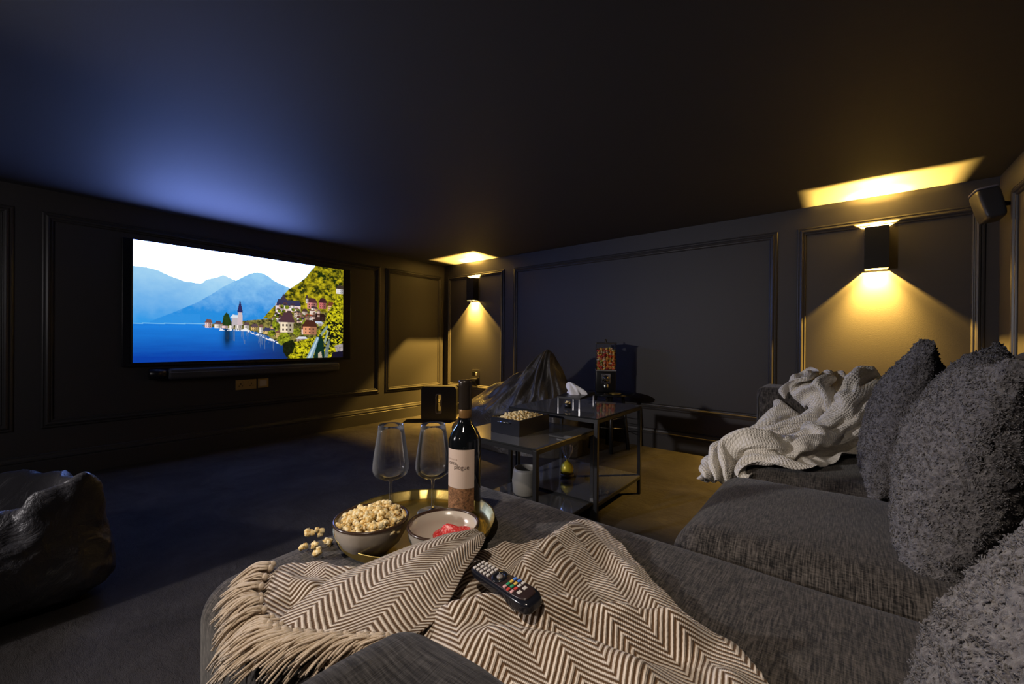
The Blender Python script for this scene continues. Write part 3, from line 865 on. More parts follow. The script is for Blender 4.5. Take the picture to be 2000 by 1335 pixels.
# ------------------------------------------------------------------ teddy cushions
def teddy(c, rot, half, thick, label, seed, n=130, ears=0.13, tufts=40000):
    """square scatter cushion lying in its local xy plane, then rotated to lean on the sofa back"""
    P, fs = cubesphere(n // 2)
    # map cube surface to a pillow: top/bottom z with pinched rim
    x, y, z = P[:, 0], P[:, 1], P[:, 2]
    rim = np.maximum(np.abs(x), np.abs(y))
    prof = np.clip((1 - np.abs(x) ** 2.2) * (1 - np.abs(y) ** 2.2), 0, 1) ** 0.62
    side = (np.abs(z) < 0.999)
    Z = np.where(side, z * 0.10, np.sign(z) * (0.10 + 0.90 * prof))
    # concave edges, pointed corners
    k = 1 - ears * (1 - np.abs(y) ** 2) * np.abs(x) ** 4
    l = 1 - ears * (1 - np.abs(x) ** 2) * np.abs(y) ** 4
    V = np.stack([x * k * half[0], y * l * half[1], Z * thick], 1)
    nrm = np.stack([x * 0.35 * rim ** 6, y * 0.35 * rim ** 6, np.sign(Z)], 1)
    nrm /= np.linalg.norm(nrm, axis=1)[:, None] + 1e-9
    big = vnoise(V, 7, seed) * 0.014
    sm = vnoise(V, 48, seed + 3) * 0.0055 + vnoise(V, 105, seed + 9) * 0.0038
    V = V + nrm * (big + sm)[:, None] + np.stack([vnoise(V, 60, seed + 20), vnoise(V, 60, seed + 30), vnoise(V, 60, seed + 40)], 1) * 0.004
    t = mesh('teddy_cushion', V, fs, M_teddy, None, True)
    t.location = c
    t.rotation_euler = rot
    tag(t, label, 'cushion', 'fluffy scatter cushions along the sofa')
    # pile: thousands of short curled tufts rooted on the surface (same mesh)
    me = t.data
    nv = len(me.vertices); co = np.empty(nv * 3); me.vertices.foreach_get('co', co); co = co.reshape(-1, 3)
    no = np.empty(nv * 3); me.vertices.foreach_get('normal', no); no = no.reshape(-1, 3)
    F4 = np.array(fs)
    rs = np.random.RandomState(int(seed * 10))
    e1 = co[F4[:, 1]] - co[F4[:, 0]]; e2 = co[F4[:, 3]] - co[F4[:, 0]]
    ar = np.linalg.norm(np.cross(e1, e2), axis=1)
    NT = tufts
    fi = rs.choice(len(F4), NT, p=ar / ar.sum())
    uu, vv = rs.rand(NT, 1), rs.rand(NT, 1)
    p = co[F4[fi, 0]] + e1[fi] * uu + e2[fi] * vv
    nn = no[F4[fi, 0]]; nn /= np.linalg.norm(nn, axis=1)[:, None] + 1e-9
    # clumped direction field
    g = 42.0
    cl = np.stack([vnoise(p[::1], g, seed + 50), vnoise(p, g, seed + 60), vnoise(p, g, seed + 70)], 1) * 2.4
    dirs = nn * 1.0 + cl + rs.randn(NT, 3) * 0.35
    dirs -= nn * np.minimum((dirs * nn).sum(1) - 0.35, 0)[:, None]
    dirs /= np.linalg.norm(dirs, axis=1)[:, None]
    curl = np.cross(dirs, nn) + rs.randn(NT, 3) * 0.3; curl /= np.linalg.norm(curl, axis=1)[:, None]
    Ln = rs.uniform(0.0042, 0.0072, (NT, 1)); rad = rs.uniform(0.0010, 0.0016, (NT, 1))
    a = np.cross(dirs, curl); a /= np.linalg.norm(a, axis=1)[:, None] + 1e-9
    b = np.cross(dirs, a)
    rings = []
    for k_, (f_, rr) in enumerate(((0, 1.0), (0.4, 1.0), (0.75, 0.8), (1.0, 0.35))):
        cen = p - nn * 0.001 + dirs * Ln * (f_ - 0.25 * f_ * f_) + curl * Ln * 0.45 * math.sin(f_ * 2.4) - nn * Ln * 0.25 * f_ ** 2
        for q in range(3):
            an = q * 2.0944
            rings.append(cen + (a * math.cos(an) + b * math.sin(an)) * rad * rr)
    TV = np.stack(rings, 1).reshape(-1, 3)      # NT*12
    base = np.arange(NT)[:, None] * 12 + nv
    TF = []
    for k_ in range(3):
        for q in range(3):
            q2 = (q + 1) % 3
            TF.append(np.concatenate([base + k_ * 3 + q, base + k_ * 3 + q2, base + (k_ + 1) * 3 + q2, base + (k_ + 1) * 3 + q], 1))
    TF = np.concatenate(TF)
    allV = np.concatenate([co, TV]); allF = np.concatenate([F4, TF])
    m2 = bpy.data.meshes.new('teddy_cushion')
    m2.vertices.add(len(allV)); m2.vertices.foreach_set('co', allV.ravel())
    m2.loops.add(allF.size); m2.loops.foreach_set('vertex_index', allF.ravel().astype(np.int32))
    m2.polygons.add(len(allF)); m2.polygons.foreach_set('loop_start', np.arange(0, allF.size, 4, dtype=np.int32))
    m2.update(calc_edges=True)
    m2.polygons.foreach_set('use_smooth', [True] * len(allF))
    m2.materials.append(M_teddy)
    t.data = m2
    return t
# local x -> world y (across sofa), local y -> up, local z -> towards -x
def lean(yaw_deg, tilt_deg, roll_deg=0):
    m = Matrix(((0, 0, -1), (-1, 0, 0), (0, 1, 0))).to_4x4()   # columns: x->-y, y->z, z->-x
    R = Matrix.Rotation(math.radians(yaw_deg), 4, 'Z') @ Matrix.Rotation(math.radians(tilt_deg), 4, 'Y') @ m @ Matrix.Rotation(math.radians(roll_deg), 4, 'Z')
    return R.to_euler()
teddy((0.142, 1.74, 0.708), lean(-8, 13, 4), (0.205, 0.236), 0.083, 'fluffy charcoal teddy cushion, the farthest one, beside the white throw', 1.3, 120)
teddy((0.190, 1.235, 0.712), lean(-7, 14, -4), (0.225, 0.232), 0.095, 'fluffy charcoal teddy cushion standing upright, middle one, its top corners pointed', 5.1, 150)
teddy((0.181, 0.585, 0.612), lean(-4, 22, 8), (0.230, 0.218), 0.108, 'fluffy charcoal teddy cushion nearest to the camera in the lower right', 8.7, 170)

# ------------------------------------------------------------------ cloth tools
def resample(pts, n):
    P = np.array(pts, float)
    d = np.r_[0, np.cumsum(np.linalg.norm(np.diff(P, axis=0), axis=1))]
    s = np.linspace(0, d[-1], n)
    out = np.stack([np.interp(s, d, P[:, i]) for i in range(P.shape[1])], 1)
    for _ in range(2):
        out[1:-1] = (out[:-2] + 2 * out[1:-1] + out[2:]) / 4
    return out
def coons(top, right, bottom, left, nu, nv):
    """top: A->B, right: B->C, bottom: D->C, left: A->D  -> grid [nv, nu, k]"""
    t, b = resample(top, nu), resample(bottom, nu)
    l, r = resample(left, nv), resample(right, nv)
    u = np.linspace(0, 1, nu)[None, :, None]; v = np.linspace(0, 1, nv)[:, None, None]
    G = (1 - v) * t[None] + v * b[None] + (1 - u) * l[:, None] + u * r[:, None] \
        - ((1 - u) * (1 - v) * t[0] + u * (1 - v) * t[-1] + (1 - u) * v * b[0] + u * v * b[-1])
    return G
def ridge(X, Y, line, amp, width, taper=0.3):
    P = resample(line, 40)
    best = np.full(X.shape, 1e9); fr = np.zeros(X.shape)
    for i in range(len(P) - 1):
        a, b = P[i, :2], P[i + 1, :2]; ab = b - a
        tt = np.clip(((X - a[0]) * ab[0] + (Y - a[1]) * ab[1]) / (ab @ ab + 1e-12), 0, 1)
        d = np.hypot(X - a[0] - tt * ab[0], Y - a[1] - tt * ab[1])
        m = d < best
        best = np.where(m, d, best); fr = np.where(m, (i + tt) / (len(P) - 1), fr)
    env = np.clip(np.minimum(fr, 1 - fr) / taper, 0, 1) if taper > 0 else 1
    env = env * env * (3 - 2 * env) * 0.8 + 0.2 if taper > 0 else 1
    return amp * env * np.exp(-(best / width) ** 2)
def cloth_mesh(parts, name, m, thick=0.0):
    V, F, UV = [], [], []
    for G, uv in parts:
        nv, nu = G.shape[:2]; o = len(V)
        V += G.reshape(-1, 3).tolist(); UV += uv.reshape(-1, 2).tolist()
        for i in range(nv - 1):
            for j in range(nu - 1):
                a = o + i * nu + j
                F.append((a, a + nu, a + nu + 1, a + 1))
    ob = mesh(name, V, F, m, None, True, UV)
    if thick:
        md = ob.modifiers.new('thickness', 'SOLIDIFY'); md.thickness = thick; md.offset = 0
    return ob

# ------------------------------------------------------------------ herringbone throw
def herringbone_throw():
    TOP = [(-0.82, 0.306), (-0.812, 0.344), (-0.758, 0.382), (-0.692, 0.400), (-0.62, 0.430), (-0.565, 0.470), (-0.542, 0.54), (-0.548, 0.61), (-0.550, 0.660), (-0.515, 0.684), (-0.493, 0.753), (-0.486, 0.853), (-0.45, 0.873)]
    RIGHT = [(-0.45, 0.873), (-0.357, 0.81), (-0.244, 0.713), (-0.17, 0.654), (-0.112, 0.64), (-0.077, 0.605), (-0.03, 0.53), (0.02, 0.42)]
    LEFT = [(-0.82, 0.306), (-0.77, 0.268), (-0.707, 0.245), (-0.60, 0.250)]
    BOT = [(-0.60, 0.250), (-0.48, 0.262), (-0.36, 0.250), (-0.2, 0.262), (-0.08, 0.30), (0.02, 0.42)]
    G = coons(TOP, RIGHT, BOT, LEFT, 260, 170)
    X, Y = G[..., 0], G[..., 1]
    Zc = np.full(X.shape, 0.5185)
    R1 = [(-0.470, 0.838), (-0.448, 0.740), (-0.443, 0.66), (-0.442, 0.59), (-0.435, 0.53)]
    R1b = [(-0.395, 0.80), (-0.40, 0.71), (-0.40, 0.62), (-0.385, 0.55)]
    R2 = [(-0.49, 0.38), (-0.442, 0.412), (-0.413, 0.452), (-0.373, 0.488), (-0.325, 0.526), (-0.256, 0.556), (-0.202, 0.591), (-0.130, 0.629)]
    V2 = [(-0.377, 0.455), (-0.313, 0.490), (-0.247, 0.520), (-0.197, 0.545), (-0.146, 0.59)]
    R3 = [(-0.44, 0.36), (-0.4, 0.386), (-0.346, 0.431), (-0.29, 0.465), (-0.255, 0.477), (-0.203, 0.486), (-0.12, 0.484)]
    R4 = [(-0.08, 0.60), (-0.10, 0.55), (-0.09, 0.48), (-0.07, 0.42)]
    R0 = [(-0.40, 0.80), (-0.30, 0.72), (-0.236, 0.66), (-0.15, 0.62)]
    RT = [(-0.60, 0.60), (-0.565, 0.625), (-0.52, 0.655)]
    RV = [(-0.55, 0.62), (-0.53, 0.55), (-0.50, 0.48), (-0.47, 0.42)]
    Zc += ridge(X, Y, R1, 0.038, 0.026) + ridge(X, Y, R1b, 0.018, 0.018)
    Zc += ridge(X, Y, R2, 0.042, 0.024, 0.15) - ridge(X, Y, V2, 0.012, 0.016)
    Zc += ridge(X, Y, R3, 0.034, 0.032, 0.2) + ridge(X, Y, R4, 0.024, 0.03)
    Zc += ridge(X, Y, R0, 0.008, 0.02) + ridge(X, Y, RV, 0.012, 0.018)
    Zc += ridge(X, Y, [(-0.76, 0.36), (-0.70, 0.38), (-0.66, 0.40)], 0.012, 0.018) + ridge(X, Y, [(-0.79, 0.30), (-0.72, 0.31), (-0.66, 0.33)], 0.016, 0.020)
    Zc += 0.0035 * np.sin(X * 70 + Y * 40) * np.sin(Y * 55 - X * 20)
    # the cloth climbs the near arm
    Zc += 0.10 * np.clip((0.33 - Y) / 0.10, 0, 1) ** 1.5 * np.clip((X + 0.33) / 0.1, 0, 1)
    # over the rim of the tray
    Zc += 0.014 * np.exp(-((np.hypot(X + 0.762, Y - 0.595) - 0.19) / 0.03) ** 2) * (np.hypot(X + 0.762, Y - 0.595) < 0.25) * (Y > 0.42)
    # outer edge falls to the seat
    G3 = np.dstack([X, Y, Zc])
    th = math.radians(52)
    # cloth coordinates: weave rows run diagonally over the seat
    cu = (X * math.cos(th) + Y * math.sin(th)); cv = (-X * math.sin(th) + Y * math.cos(th))
    bend = 0.10 * (X + 0.4) * (Y - 0.6)
    UV = np.dstack([cu + bend + 0.7 * (Zc - .52), cv + 0.55 * (Zc - .52) + 1])
    # folded-over strip on top
    UL = [(-0.642, 0.240, .528), (-0.653, 0.296, .540), (-0.661, 0.342, .546), (-0.646, 0.389, .553), (-0.612, 0.460, .569), (-0.569, 0.513, .585), (-0.543, 0.556, .586)]
    UR = [(-0.462, 0.345, .532), (-0.455, 0.39, .540), (-0.470, 0.435, .548), (-0.494, 0.485, .556), (-0.512, 0.545, .568), (-0.522, 0.566, .574)]
    UB = [(-0.642, 0.240, .528), (-0.590, 0.257, .534), (-0.549, 0.277, .536), (-0.521, 0.299, .536), (-0.491, 0.319, .535), (-0.462, 0.345, .532)]
    UTp = [(-0.543, 0.556, .586), (-0.533, 0.563, .584), (-0.522, 0.566, .574)]
    G2 = coons(UB, UR, UTp, UL, 120, 150)
    a = np.linspace(0, 1, 120)[None, :]; b = np.linspace(0, 1, 150)[:, None]
    X2, Y2, Z2 = G2[..., 0], G2[..., 1], G2[..., 2]
    Z2 = Z2 + 0.010 * np.sin(np.pi * a) ** 0.7 * np.sin(np.pi * np.clip(b * 0.92 + 0.04, 0, 1)) + 0.006 * np.exp(-((a - 0.78) / 0.09) ** 2) * np.clip(b * 4 - 1, 0, 1) * np.clip(4 - b * 4, 0, 1) + 0.003 * np.sin(a * 9 + b * 7) * np.sin(np.pi * a)
    G23 = np.dstack([X2, Y2, Z2])
    UV2 = np.dstack([a * 0.17 + 0 * b, b * 0.36 + 0 * a])
    ob = cloth_mesh([(G3, UV), (G23, UV2)], 'herringbone_throw', M_herr, 0.004)
    tag(ob, 'cream and brown herringbone throw with tasselled ends spread over the chaise', 'blanket')
    # tassels
    R = random.Random(4)
    def tassel(p0, p1, droop, name='tassel'):
        p0, p1 = Vector(p0), Vector(p1)
        lst = []
        d = (p1 - p0)
        side = Vector((-d.y, d.x, 0)).normalized()
        # knot
        kn = [p0 + d * f for f in (0.0, 0.04, 0.10, 0.15)]
        lst.append((kn, [0.003, 0.0062, 0.0062, 0.0035]))
        for s_ in range(15):
            off = R.uniform(-1, 1); up = R.uniform(-1, 1)
            ln = R.uniform(0.8, 1.15)
            pts = []
            ph = R.uniform(0, 6)
            for i in range(9):
                f = 0.12 + (ln - 0.12) * i / 8
                sp = 0.004 + 0.013 * f * f
                q = p0 + d * f + side * (off * sp + 0.003 * math.sin(ph + f * 7)) + Vector((0, 0, 1)) * (up * sp * 0.6 + 0.008 * math.sin(f * PI) - droop * f * f)
                pts.append(q)
            lst.append((pts, [0.0016] * 8 + [0.0011]))
        o = tubes(name, lst, M_tassel, ob, 5)
        return o
    kn = [(-0.628, 0.236), (-0.614, 0.241), (-0.599, 0.247), (-0.584, 0.256), (-0.569, 0.265), (-0.554, 0.275), (-0.540, 0.285), (-0.526, 0.296), (-0.510, 0.307), (-0.495, 0.318), (-0.480, 0.330)]
    tp = [(-0.676, 0.200), (-0.655, 0.180), (-0.635, 0.172), (-0.612, 0.178), (-0.598, 0.186), (-0.580, 0.198), (-0.566, 0.210), (-0.548, 0.226), (-0.535, 0.243), (-0.522, 0.262), (-0.508, 0.280)]
    for i, (a_, b_) in enumerate(zip(kn, tp)):
        tassel((*a_, 0.541), (*b_, 0.528 + R.uniform(-.004, .004)), 0.006 if i > 2 else 0.02)
    n = 15
    L0 = resample([(-0.818, 0.306), (-0.79, 0.284), (-0.765, 0.268), (-0.735, 0.256), (-0.705, 0.246), (-0.67, 0.246), (-0.635, 0.248)], n)
    for i in range(n):
        p = L0[i]
        f = i / (n - 1)
        dx, dy = -0.036 + 0.020 * f + R.uniform(-.01, .01), -0.020 - 0.040 * f + R.uniform(-.008, .008)
        tassel((p[0], p[1], 0.521), (p[0] + dx, p[1] + dy, 0.514 + R.uniform(0, .006)), 0.010 if f < .5 else 0.03)
    # second row lying on top, messy
    for i in range(9):
        f = i / 8
        p = L0[int(f * (n - 1))]
        tassel((p[0] + 0.008, p[1] + 0.004, 0.532), (p[0] - 0.018 + R.uniform(-.02, .02), p[1] - 0.045 + R.uniform(-.012, .012), 0.524), 0.015)
    return ob
herringbone_throw()

# ------------------------------------------------------------------ white knitted throw on the far arm
# vertex grid of the crumpled throw, millimetres
THROW = (
    ((-209,2250,713),(-199,2237,731),(-185,2227,743),(-173,2224,747),(-160,2232,739),(-148,2241,723),(-135,2254,705),(-123,2269,690),(-111,2274,681),(-98,2273,681),(-85,2268,691),(-74,2253,707),(-61,2239,728),(-48,2228,741),(-36,2224,746),(-24,2228,742),(-13,2238,730),(2,2253,712),(15,2264,694),(25,2273,681),(40,2276,680),(53,2268,689),(64,2256,704),(78,2242,723),(89,2233,738),(102,2226,746),(112,2228,743),(126,2236,732),(139,2249,715),(150,2259,697),(163,2271,684),(176,2275,680),(189,2270,685),(202,2261,699),(213,2247,719),(226,2234,734),(239,2227,744),(250,2226,746),(262,2233,737),(276,2244,721),(287,2259,701),(299,2270,687),(313,2275,680),(325,2272,685),(338,2263,696),(350,2250,714)),
    ((-208,2252,756),(-189,2237,757),(-175,2230,764),(-161,2220,767),(-148,2225,754),(-140,2226,730),(-130,2251,720),(-122,2275,707),(-106,2262,701),(-94,2280,708),(-83,2256,727),(-83,2236,730),(-64,2205,758),(-44,2213,765),(-31,2203,758),(-19,2214,741),(-8,2230,740),(-1,2257,726),(11,2271,709),(27,2276,704),(35,2262,703),(53,2279,705),(57,2252,713),(69,2216,735),(91,2211,757),(106,2210,757),(122,2207,744),(133,2219,740),(143,2247,728),(151,2263,716),(165,2275,705),(183,2263,700),(198,2282,712),(211,2252,725),(203,2230,736),(223,2211,754),(238,2204,754),(253,2206,757),(266,2213,741),(270,2251,728),(287,2263,715),(297,2279,704),(311,2275,700),(320,2263,703),(339,2269,719),(356,2263,734)),
    ((-191,2256,762),(-195,2237,783),(-179,2232,786),(-162,2231,784),(-148,2238,776),(-149,2241,747),(-137,2251,735),(-126,2274,727),(-113,2265,723),(-98,2273,730),(-74,2269,747),(-64,2234,757),(-69,2211,777),(-48,2214,784),(-30,2213,786),(-28,2226,759),(-19,2240,753),(-11,2256,739),(10,2275,731),(24,2267,723),(40,2274,729),(59,2274,731),(73,2254,730),(73,2231,753),(85,2206,778),(104,2208,783),(116,2217,773),(127,2230,756),(136,2253,743),(148,2271,731),(164,2273,726),(178,2266,723),(197,2272,741),(222,2249,750),(213,2232,758),(214,2199,770),(235,2200,776),(247,2212,777),(262,2217,766),(268,2238,747),(281,2271,732),(296,2275,724),(307,2263,718),(321,2272,728),(336,2261,741),(350,2278,756)),
    ((-179,2254,779),(-191,2247,801),(-182,2232,806),(-172,2243,792),(-160,2250,780),(-162,2251,757),(-148,2265,746),(-130,2270,743),(-109,2270,746),(-100,2255,747),(-79,2248,763),(-56,2245,778),(-58,2228,796),(-53,2213,801),(-42,2224,794),(-36,2231,781),(-22,2245,771),(-1,2258,759),(12,2267,750),(27,2270,745),(38,2258,743),(63,2251,754),(77,2257,764),(89,2238,786),(77,2211,791),(94,2217,791),(108,2227,785),(120,2238,775),(134,2256,763),(148,2270,752),(164,2260,743),(180,2269,749),(190,2253,751),(209,2247,776),(223,2229,791),(207,2204,792),(222,2211,781),(229,2222,765),(246,2231,765),(262,2248,764),(276,2263,753),(293,2271,747),(303,2261,742),(321,2259,750),(334,2272,766),(346,2253,753)),
    ((-187,2266,800),(-175,2260,813),(-162,2244,817),(-158,2246,801),(-167,2262,788),(-165,2266,765),(-145,2259,762),(-130,2252,753),(-113,2252,756),(-101,2258,769),(-84,2252,783),(-77,2235,794),(-67,2234,809),(-56,2230,815),(-42,2231,812),(-36,2240,794),(-15,2236,786),(-1,2240,769),(16,2246,758),(31,2252,756),(45,2254,766),(63,2260,774),(60,2234,786),(71,2221,802),(82,2208,814),(96,2203,808),(110,2214,798),(127,2223,787),(141,2233,768),(154,2248,758),(163,2262,764),(178,2254,764),(194,2253,779),(196,2227,788),(208,2213,806),(226,2203,805),(238,2199,793),(235,2219,784),(238,2237,777),(263,2239,779),(280,2249,768),(294,2251,757),(301,2263,767),(318,2267,775),(335,2246,767),(357,2238,768)),
    ((-156,2361,802),(-150,2366,786),(-139,2360,775),(-140,2346,763),(-139,2327,755),(-141,2300,753),(-139,2278,754),(-127,2270,760),(-112,2273,763),(-99,2283,756),(-74,2295,750),(-55,2313,750),(-37,2321,745),(-23,2328,751),(-9,2320,755),(5,2309,764),(4,2284,767),(10,2265,774),(14,2247,776),(28,2256,776),(32,2271,782),(43,2293,787),(58,2313,795),(75,2326,798),(90,2331,793),(101,2323,784),(117,2307,787),(131,2288,785),(144,2266,779),(154,2248,777),(171,2243,775),(169,2260,787),(175,2277,798),(190,2295,808),(205,2311,821),(219,2321,823),(232,2319,826),(249,2309,823),(264,2291,810),(273,2270,794),(282,2256,782),(294,2245,776),(310,2243,776),(296,2247,796),(295,2246,818),(300,2250,846)),
    ((-130,2310,843),(-112,2322,836),(-127,2310,827),(-113,2315,812),(-123,2301,799),(-137,2283,790),(-146,2270,773),(-133,2276,776),(-120,2283,775),(-105,2288,786),(-83,2294,798),(-62,2297,814),(-47,2302,819),(-33,2302,821),(-19,2293,817),(-11,2275,809),(11,2266,801),(-7,2254,793),(9,2251,792),(24,2244,790),(30,2256,803),(54,2257,809),(69,2264,829),(85,2267,839),(101,2270,842),(108,2266,828),(97,2257,814),(120,2252,809),(137,2244,797),(152,2243,795),(163,2229,786),(171,2240,803),(173,2249,823),(182,2253,848),(202,2257,862),(216,2250,857),(227,2248,848),(228,2247,831),(253,2244,823),(265,2239,804),(276,2235,789),(292,2232,789),(299,2222,776),(319,2220,787),(322,2204,807),(336,2198,824)),
    ((-109,2279,839),(-96,2291,836),(-109,2294,824),(-127,2286,817),(-113,2274,800),(-126,2261,788),(-141,2250,784),(-131,2256,773),(-116,2262,776),(-100,2264,790),(-77,2266,804),(-60,2266,815),(-48,2273,829),(-38,2270,814),(-29,2264,832),(-7,2254,828),(10,2244,817),(-8,2234,806),(7,2233,799),(23,2233,807),(38,2234,798),(53,2233,818),(77,2237,823),(90,2239,833),(98,2234,848),(111,2232,837),(97,2228,822),(120,2225,810),(138,2220,801),(149,2218,787),(154,2219,803),(170,2216,812),(163,2226,832),(179,2225,852),(200,2222,860),(201,2228,840),(216,2219,846),(233,2217,838),(255,2217,823),(264,2215,804),(272,2214,787),(288,2213,791),(304,2212,793),(315,2198,776),(341,2196,786),(349,2180,800)),
    ((-101,2264,830),(-91,2272,817),(-107,2276,814),(-126,2267,828),(-125,2258,805),(-114,2244,788),(-130,2231,784),(-124,2236,768),(-109,2243,773),(-95,2243,791),(-79,2246,811),(-61,2246,821),(-50,2253,833),(-39,2250,820),(-22,2250,818),(-12,2234,835),(8,2223,827),(-4,2212,813),(6,2212,798),(18,2219,811),(36,2214,803),(59,2214,811),(77,2215,826),(76,2223,843),(90,2216,836),(107,2212,844),(102,2209,823),(120,2203,806),(139,2199,805),(143,2198,787),(157,2197,800),(160,2199,817),(160,2205,841),(182,2209,839),(194,2202,855),(201,2206,836),(210,2211,822),(227,2200,826),(253,2196,823),(261,2193,802),(272,2192,787),(287,2192,792),(303,2192,800),(324,2182,791),(340,2180,772),(358,2175,782)),
    ((-89,2249,833),(-92,2251,817),(-108,2252,810),(-118,2247,830),(-132,2238,809),(-116,2225,798),(-111,2222,783),(-116,2214,767),(-100,2225,769),(-91,2223,794),(-78,2226,816),(-67,2227,834),(-51,2233,830),(-33,2228,827),(-23,2231,810),(-16,2216,827),(2,2199,834),(1,2191,816),(14,2193,804),(18,2199,822),(36,2195,809),(59,2193,821),(78,2194,833),(77,2201,849),(91,2206,854),(94,2196,834),(117,2195,827),(114,2184,804),(133,2180,806),(142,2177,790),(156,2178,800),(147,2184,820),(165,2185,835),(188,2192,828),(199,2183,843),(218,2190,836),(208,2189,820),(227,2187,811),(248,2177,820),(263,2173,805),(271,2171,788),(284,2174,800),(301,2171,801),(315,2164,782),(338,2159,771),(358,2158,771)),
    ((-86,2227,831),(-94,2232,820),(-107,2231,808),(-113,2226,830),(-132,2217,814),(-128,2208,793),(-111,2205,793),(-109,2198,777),(-94,2203,772),(-81,2206,794),(-65,2212,811),(-58,2207,831),(-42,2213,834),(-44,2211,815),(-32,2212,802),(-17,2202,811),(-10,2184,828),(7,2172,824),(19,2173,810),(20,2180,829),(39,2173,817),(52,2184,836),(70,2177,839),(82,2180,849),(95,2184,861),(104,2183,845),(103,2182,819),(121,2167,816),(120,2166,795),(136,2160,802),(151,2158,806),(145,2165,828),(168,2172,819),(189,2176,817),(199,2172,829),(211,2168,841),(217,2170,824),(223,2167,802),(243,2157,815),(260,2150,803),(271,2151,790),(281,2155,806),(298,2149,800),(314,2142,782),(339,2141,780),(350,2140,765)),
    ((-80,2196,819),(-88,2201,808),(-104,2201,808),(-109,2199,831),(-130,2194,821),(-129,2186,800),(-115,2184,790),(-99,2182,789),(-87,2180,775),(-67,2183,789),(-63,2183,816),(-46,2183,815),(-30,2181,823),(-31,2187,807),(-38,2189,787),(-15,2180,794),(-15,2167,812),(-4,2158,819),(11,2156,805),(20,2155,822),(38,2148,828),(42,2161,853),(59,2159,863),(74,2152,862),(88,2153,857),(97,2152,841),(91,2158,816),(112,2145,816),(115,2142,798),(131,2140,799),(133,2143,816),(151,2141,825),(172,2146,809),(191,2144,816),(181,2146,833),(198,2141,835),(212,2143,827),(216,2139,803),(240,2131,808),(258,2130,802),(271,2130,792),(278,2130,809),(296,2124,802),(313,2116,785),(333,2112,772),(350,2108,766)),
    ((-82,2164,815),(-87,2166,801),(-104,2169,811),(-107,2170,833),(-130,2167,821),(-122,2164,803),(-123,2164,785),(-106,2162,793),(-87,2160,786),(-64,2154,787),(-65,2150,814),(-54,2153,831),(-47,2155,815),(-36,2155,803),(-46,2161,786),(-20,2156,784),(-17,2144,804),(-2,2148,795),(4,2137,807),(21,2135,811),(17,2138,833),(32,2132,853),(50,2123,860),(59,2129,846),(69,2133,835),(87,2123,830),(85,2133,806),(105,2123,815),(111,2122,799),(127,2121,795),(127,2120,814),(148,2116,816),(172,2115,803),(191,2111,810),(186,2108,828),(199,2108,839),(211,2110,824),(215,2111,801),(231,2123,790),(247,2116,793),(263,2112,789),(271,2107,803),(288,2099,802),(310,2089,795),(323,2081,777),(339,2076,770)),
    ((-79,2143,811),(-91,2148,813),(-108,2149,808),(-110,2148,836),(-132,2144,821),(-121,2142,806),(-122,2141,789),(-106,2141,785),(-89,2142,777),(-69,2135,789),(-60,2129,813),(-50,2130,829),(-37,2138,818),(-46,2137,801),(-47,2140,780),(-22,2137,775),(-21,2126,793),(-5,2127,792),(11,2125,791),(7,2118,810),(25,2118,826),(32,2110,848),(48,2113,842),(65,2107,845),(61,2114,828),(79,2106,823),(85,2112,797),(98,2104,814),(106,2101,799),(121,2101,792),(124,2098,810),(145,2098,810),(169,2095,797),(183,2092,811),(198,2092,819),(197,2086,836),(215,2090,826),(227,2096,804),(226,2105,779),(244,2102,774),(252,2093,787),(263,2088,797),(281,2080,796),(304,2077,779),(321,2060,781),(324,2063,765)),
    ((-88,2128,797),(-90,2128,812),(-108,2128,811),(-109,2125,835),(-132,2124,822),(-128,2124,802),(-112,2124,796),(-110,2122,780),(-90,2120,773),(-72,2115,790),(-59,2110,810),(-45,2109,823),(-30,2118,817),(-41,2119,802),(-49,2121,782),(-28,2118,766),(-22,2108,783),(-7,2112,776),(-2,2105,793),(12,2103,800),(28,2098,820),(28,2091,843),(43,2095,857),(51,2093,841),(65,2093,833),(72,2088,815),(78,2095,792),(90,2085,811),(106,2082,807),(113,2082,791),(122,2077,806),(140,2086,793),(159,2081,807),(173,2076,821),(189,2074,812),(197,2066,825),(216,2070,822),(216,2077,797),(222,2086,775),(239,2084,765),(244,2077,779),(258,2069,786),(275,2061,790),(292,2064,770),(309,2049,765),(323,2041,765)),
    ((-82,2110,798),(-96,2111,797),(-105,2106,813),(-107,2106,835),(-130,2104,823),(-130,2102,803),(-114,2105,801),(-105,2100,786),(-89,2100,775),(-65,2098,781),(-48,2097,796),(-36,2102,806),(-22,2099,814),(-22,2109,799),(-41,2105,786),(-39,2101,765),(-26,2088,776),(-10,2090,772),(1,2088,784),(5,2081,801),(27,2079,814),(37,2076,835),(42,2074,856),(57,2074,847),(55,2076,830),(56,2077,810),(71,2074,789),(84,2064,805),(100,2061,805),(101,2066,787),(119,2062,792),(141,2066,785),(161,2062,800),(169,2053,820),(183,2057,811),(197,2059,804),(213,2053,817),(213,2060,792),(216,2067,768),(233,2064,768),(249,2059,766),(247,2053,785),(268,2044,779),(288,2045,761),(301,2034,773),(306,2033,757)),
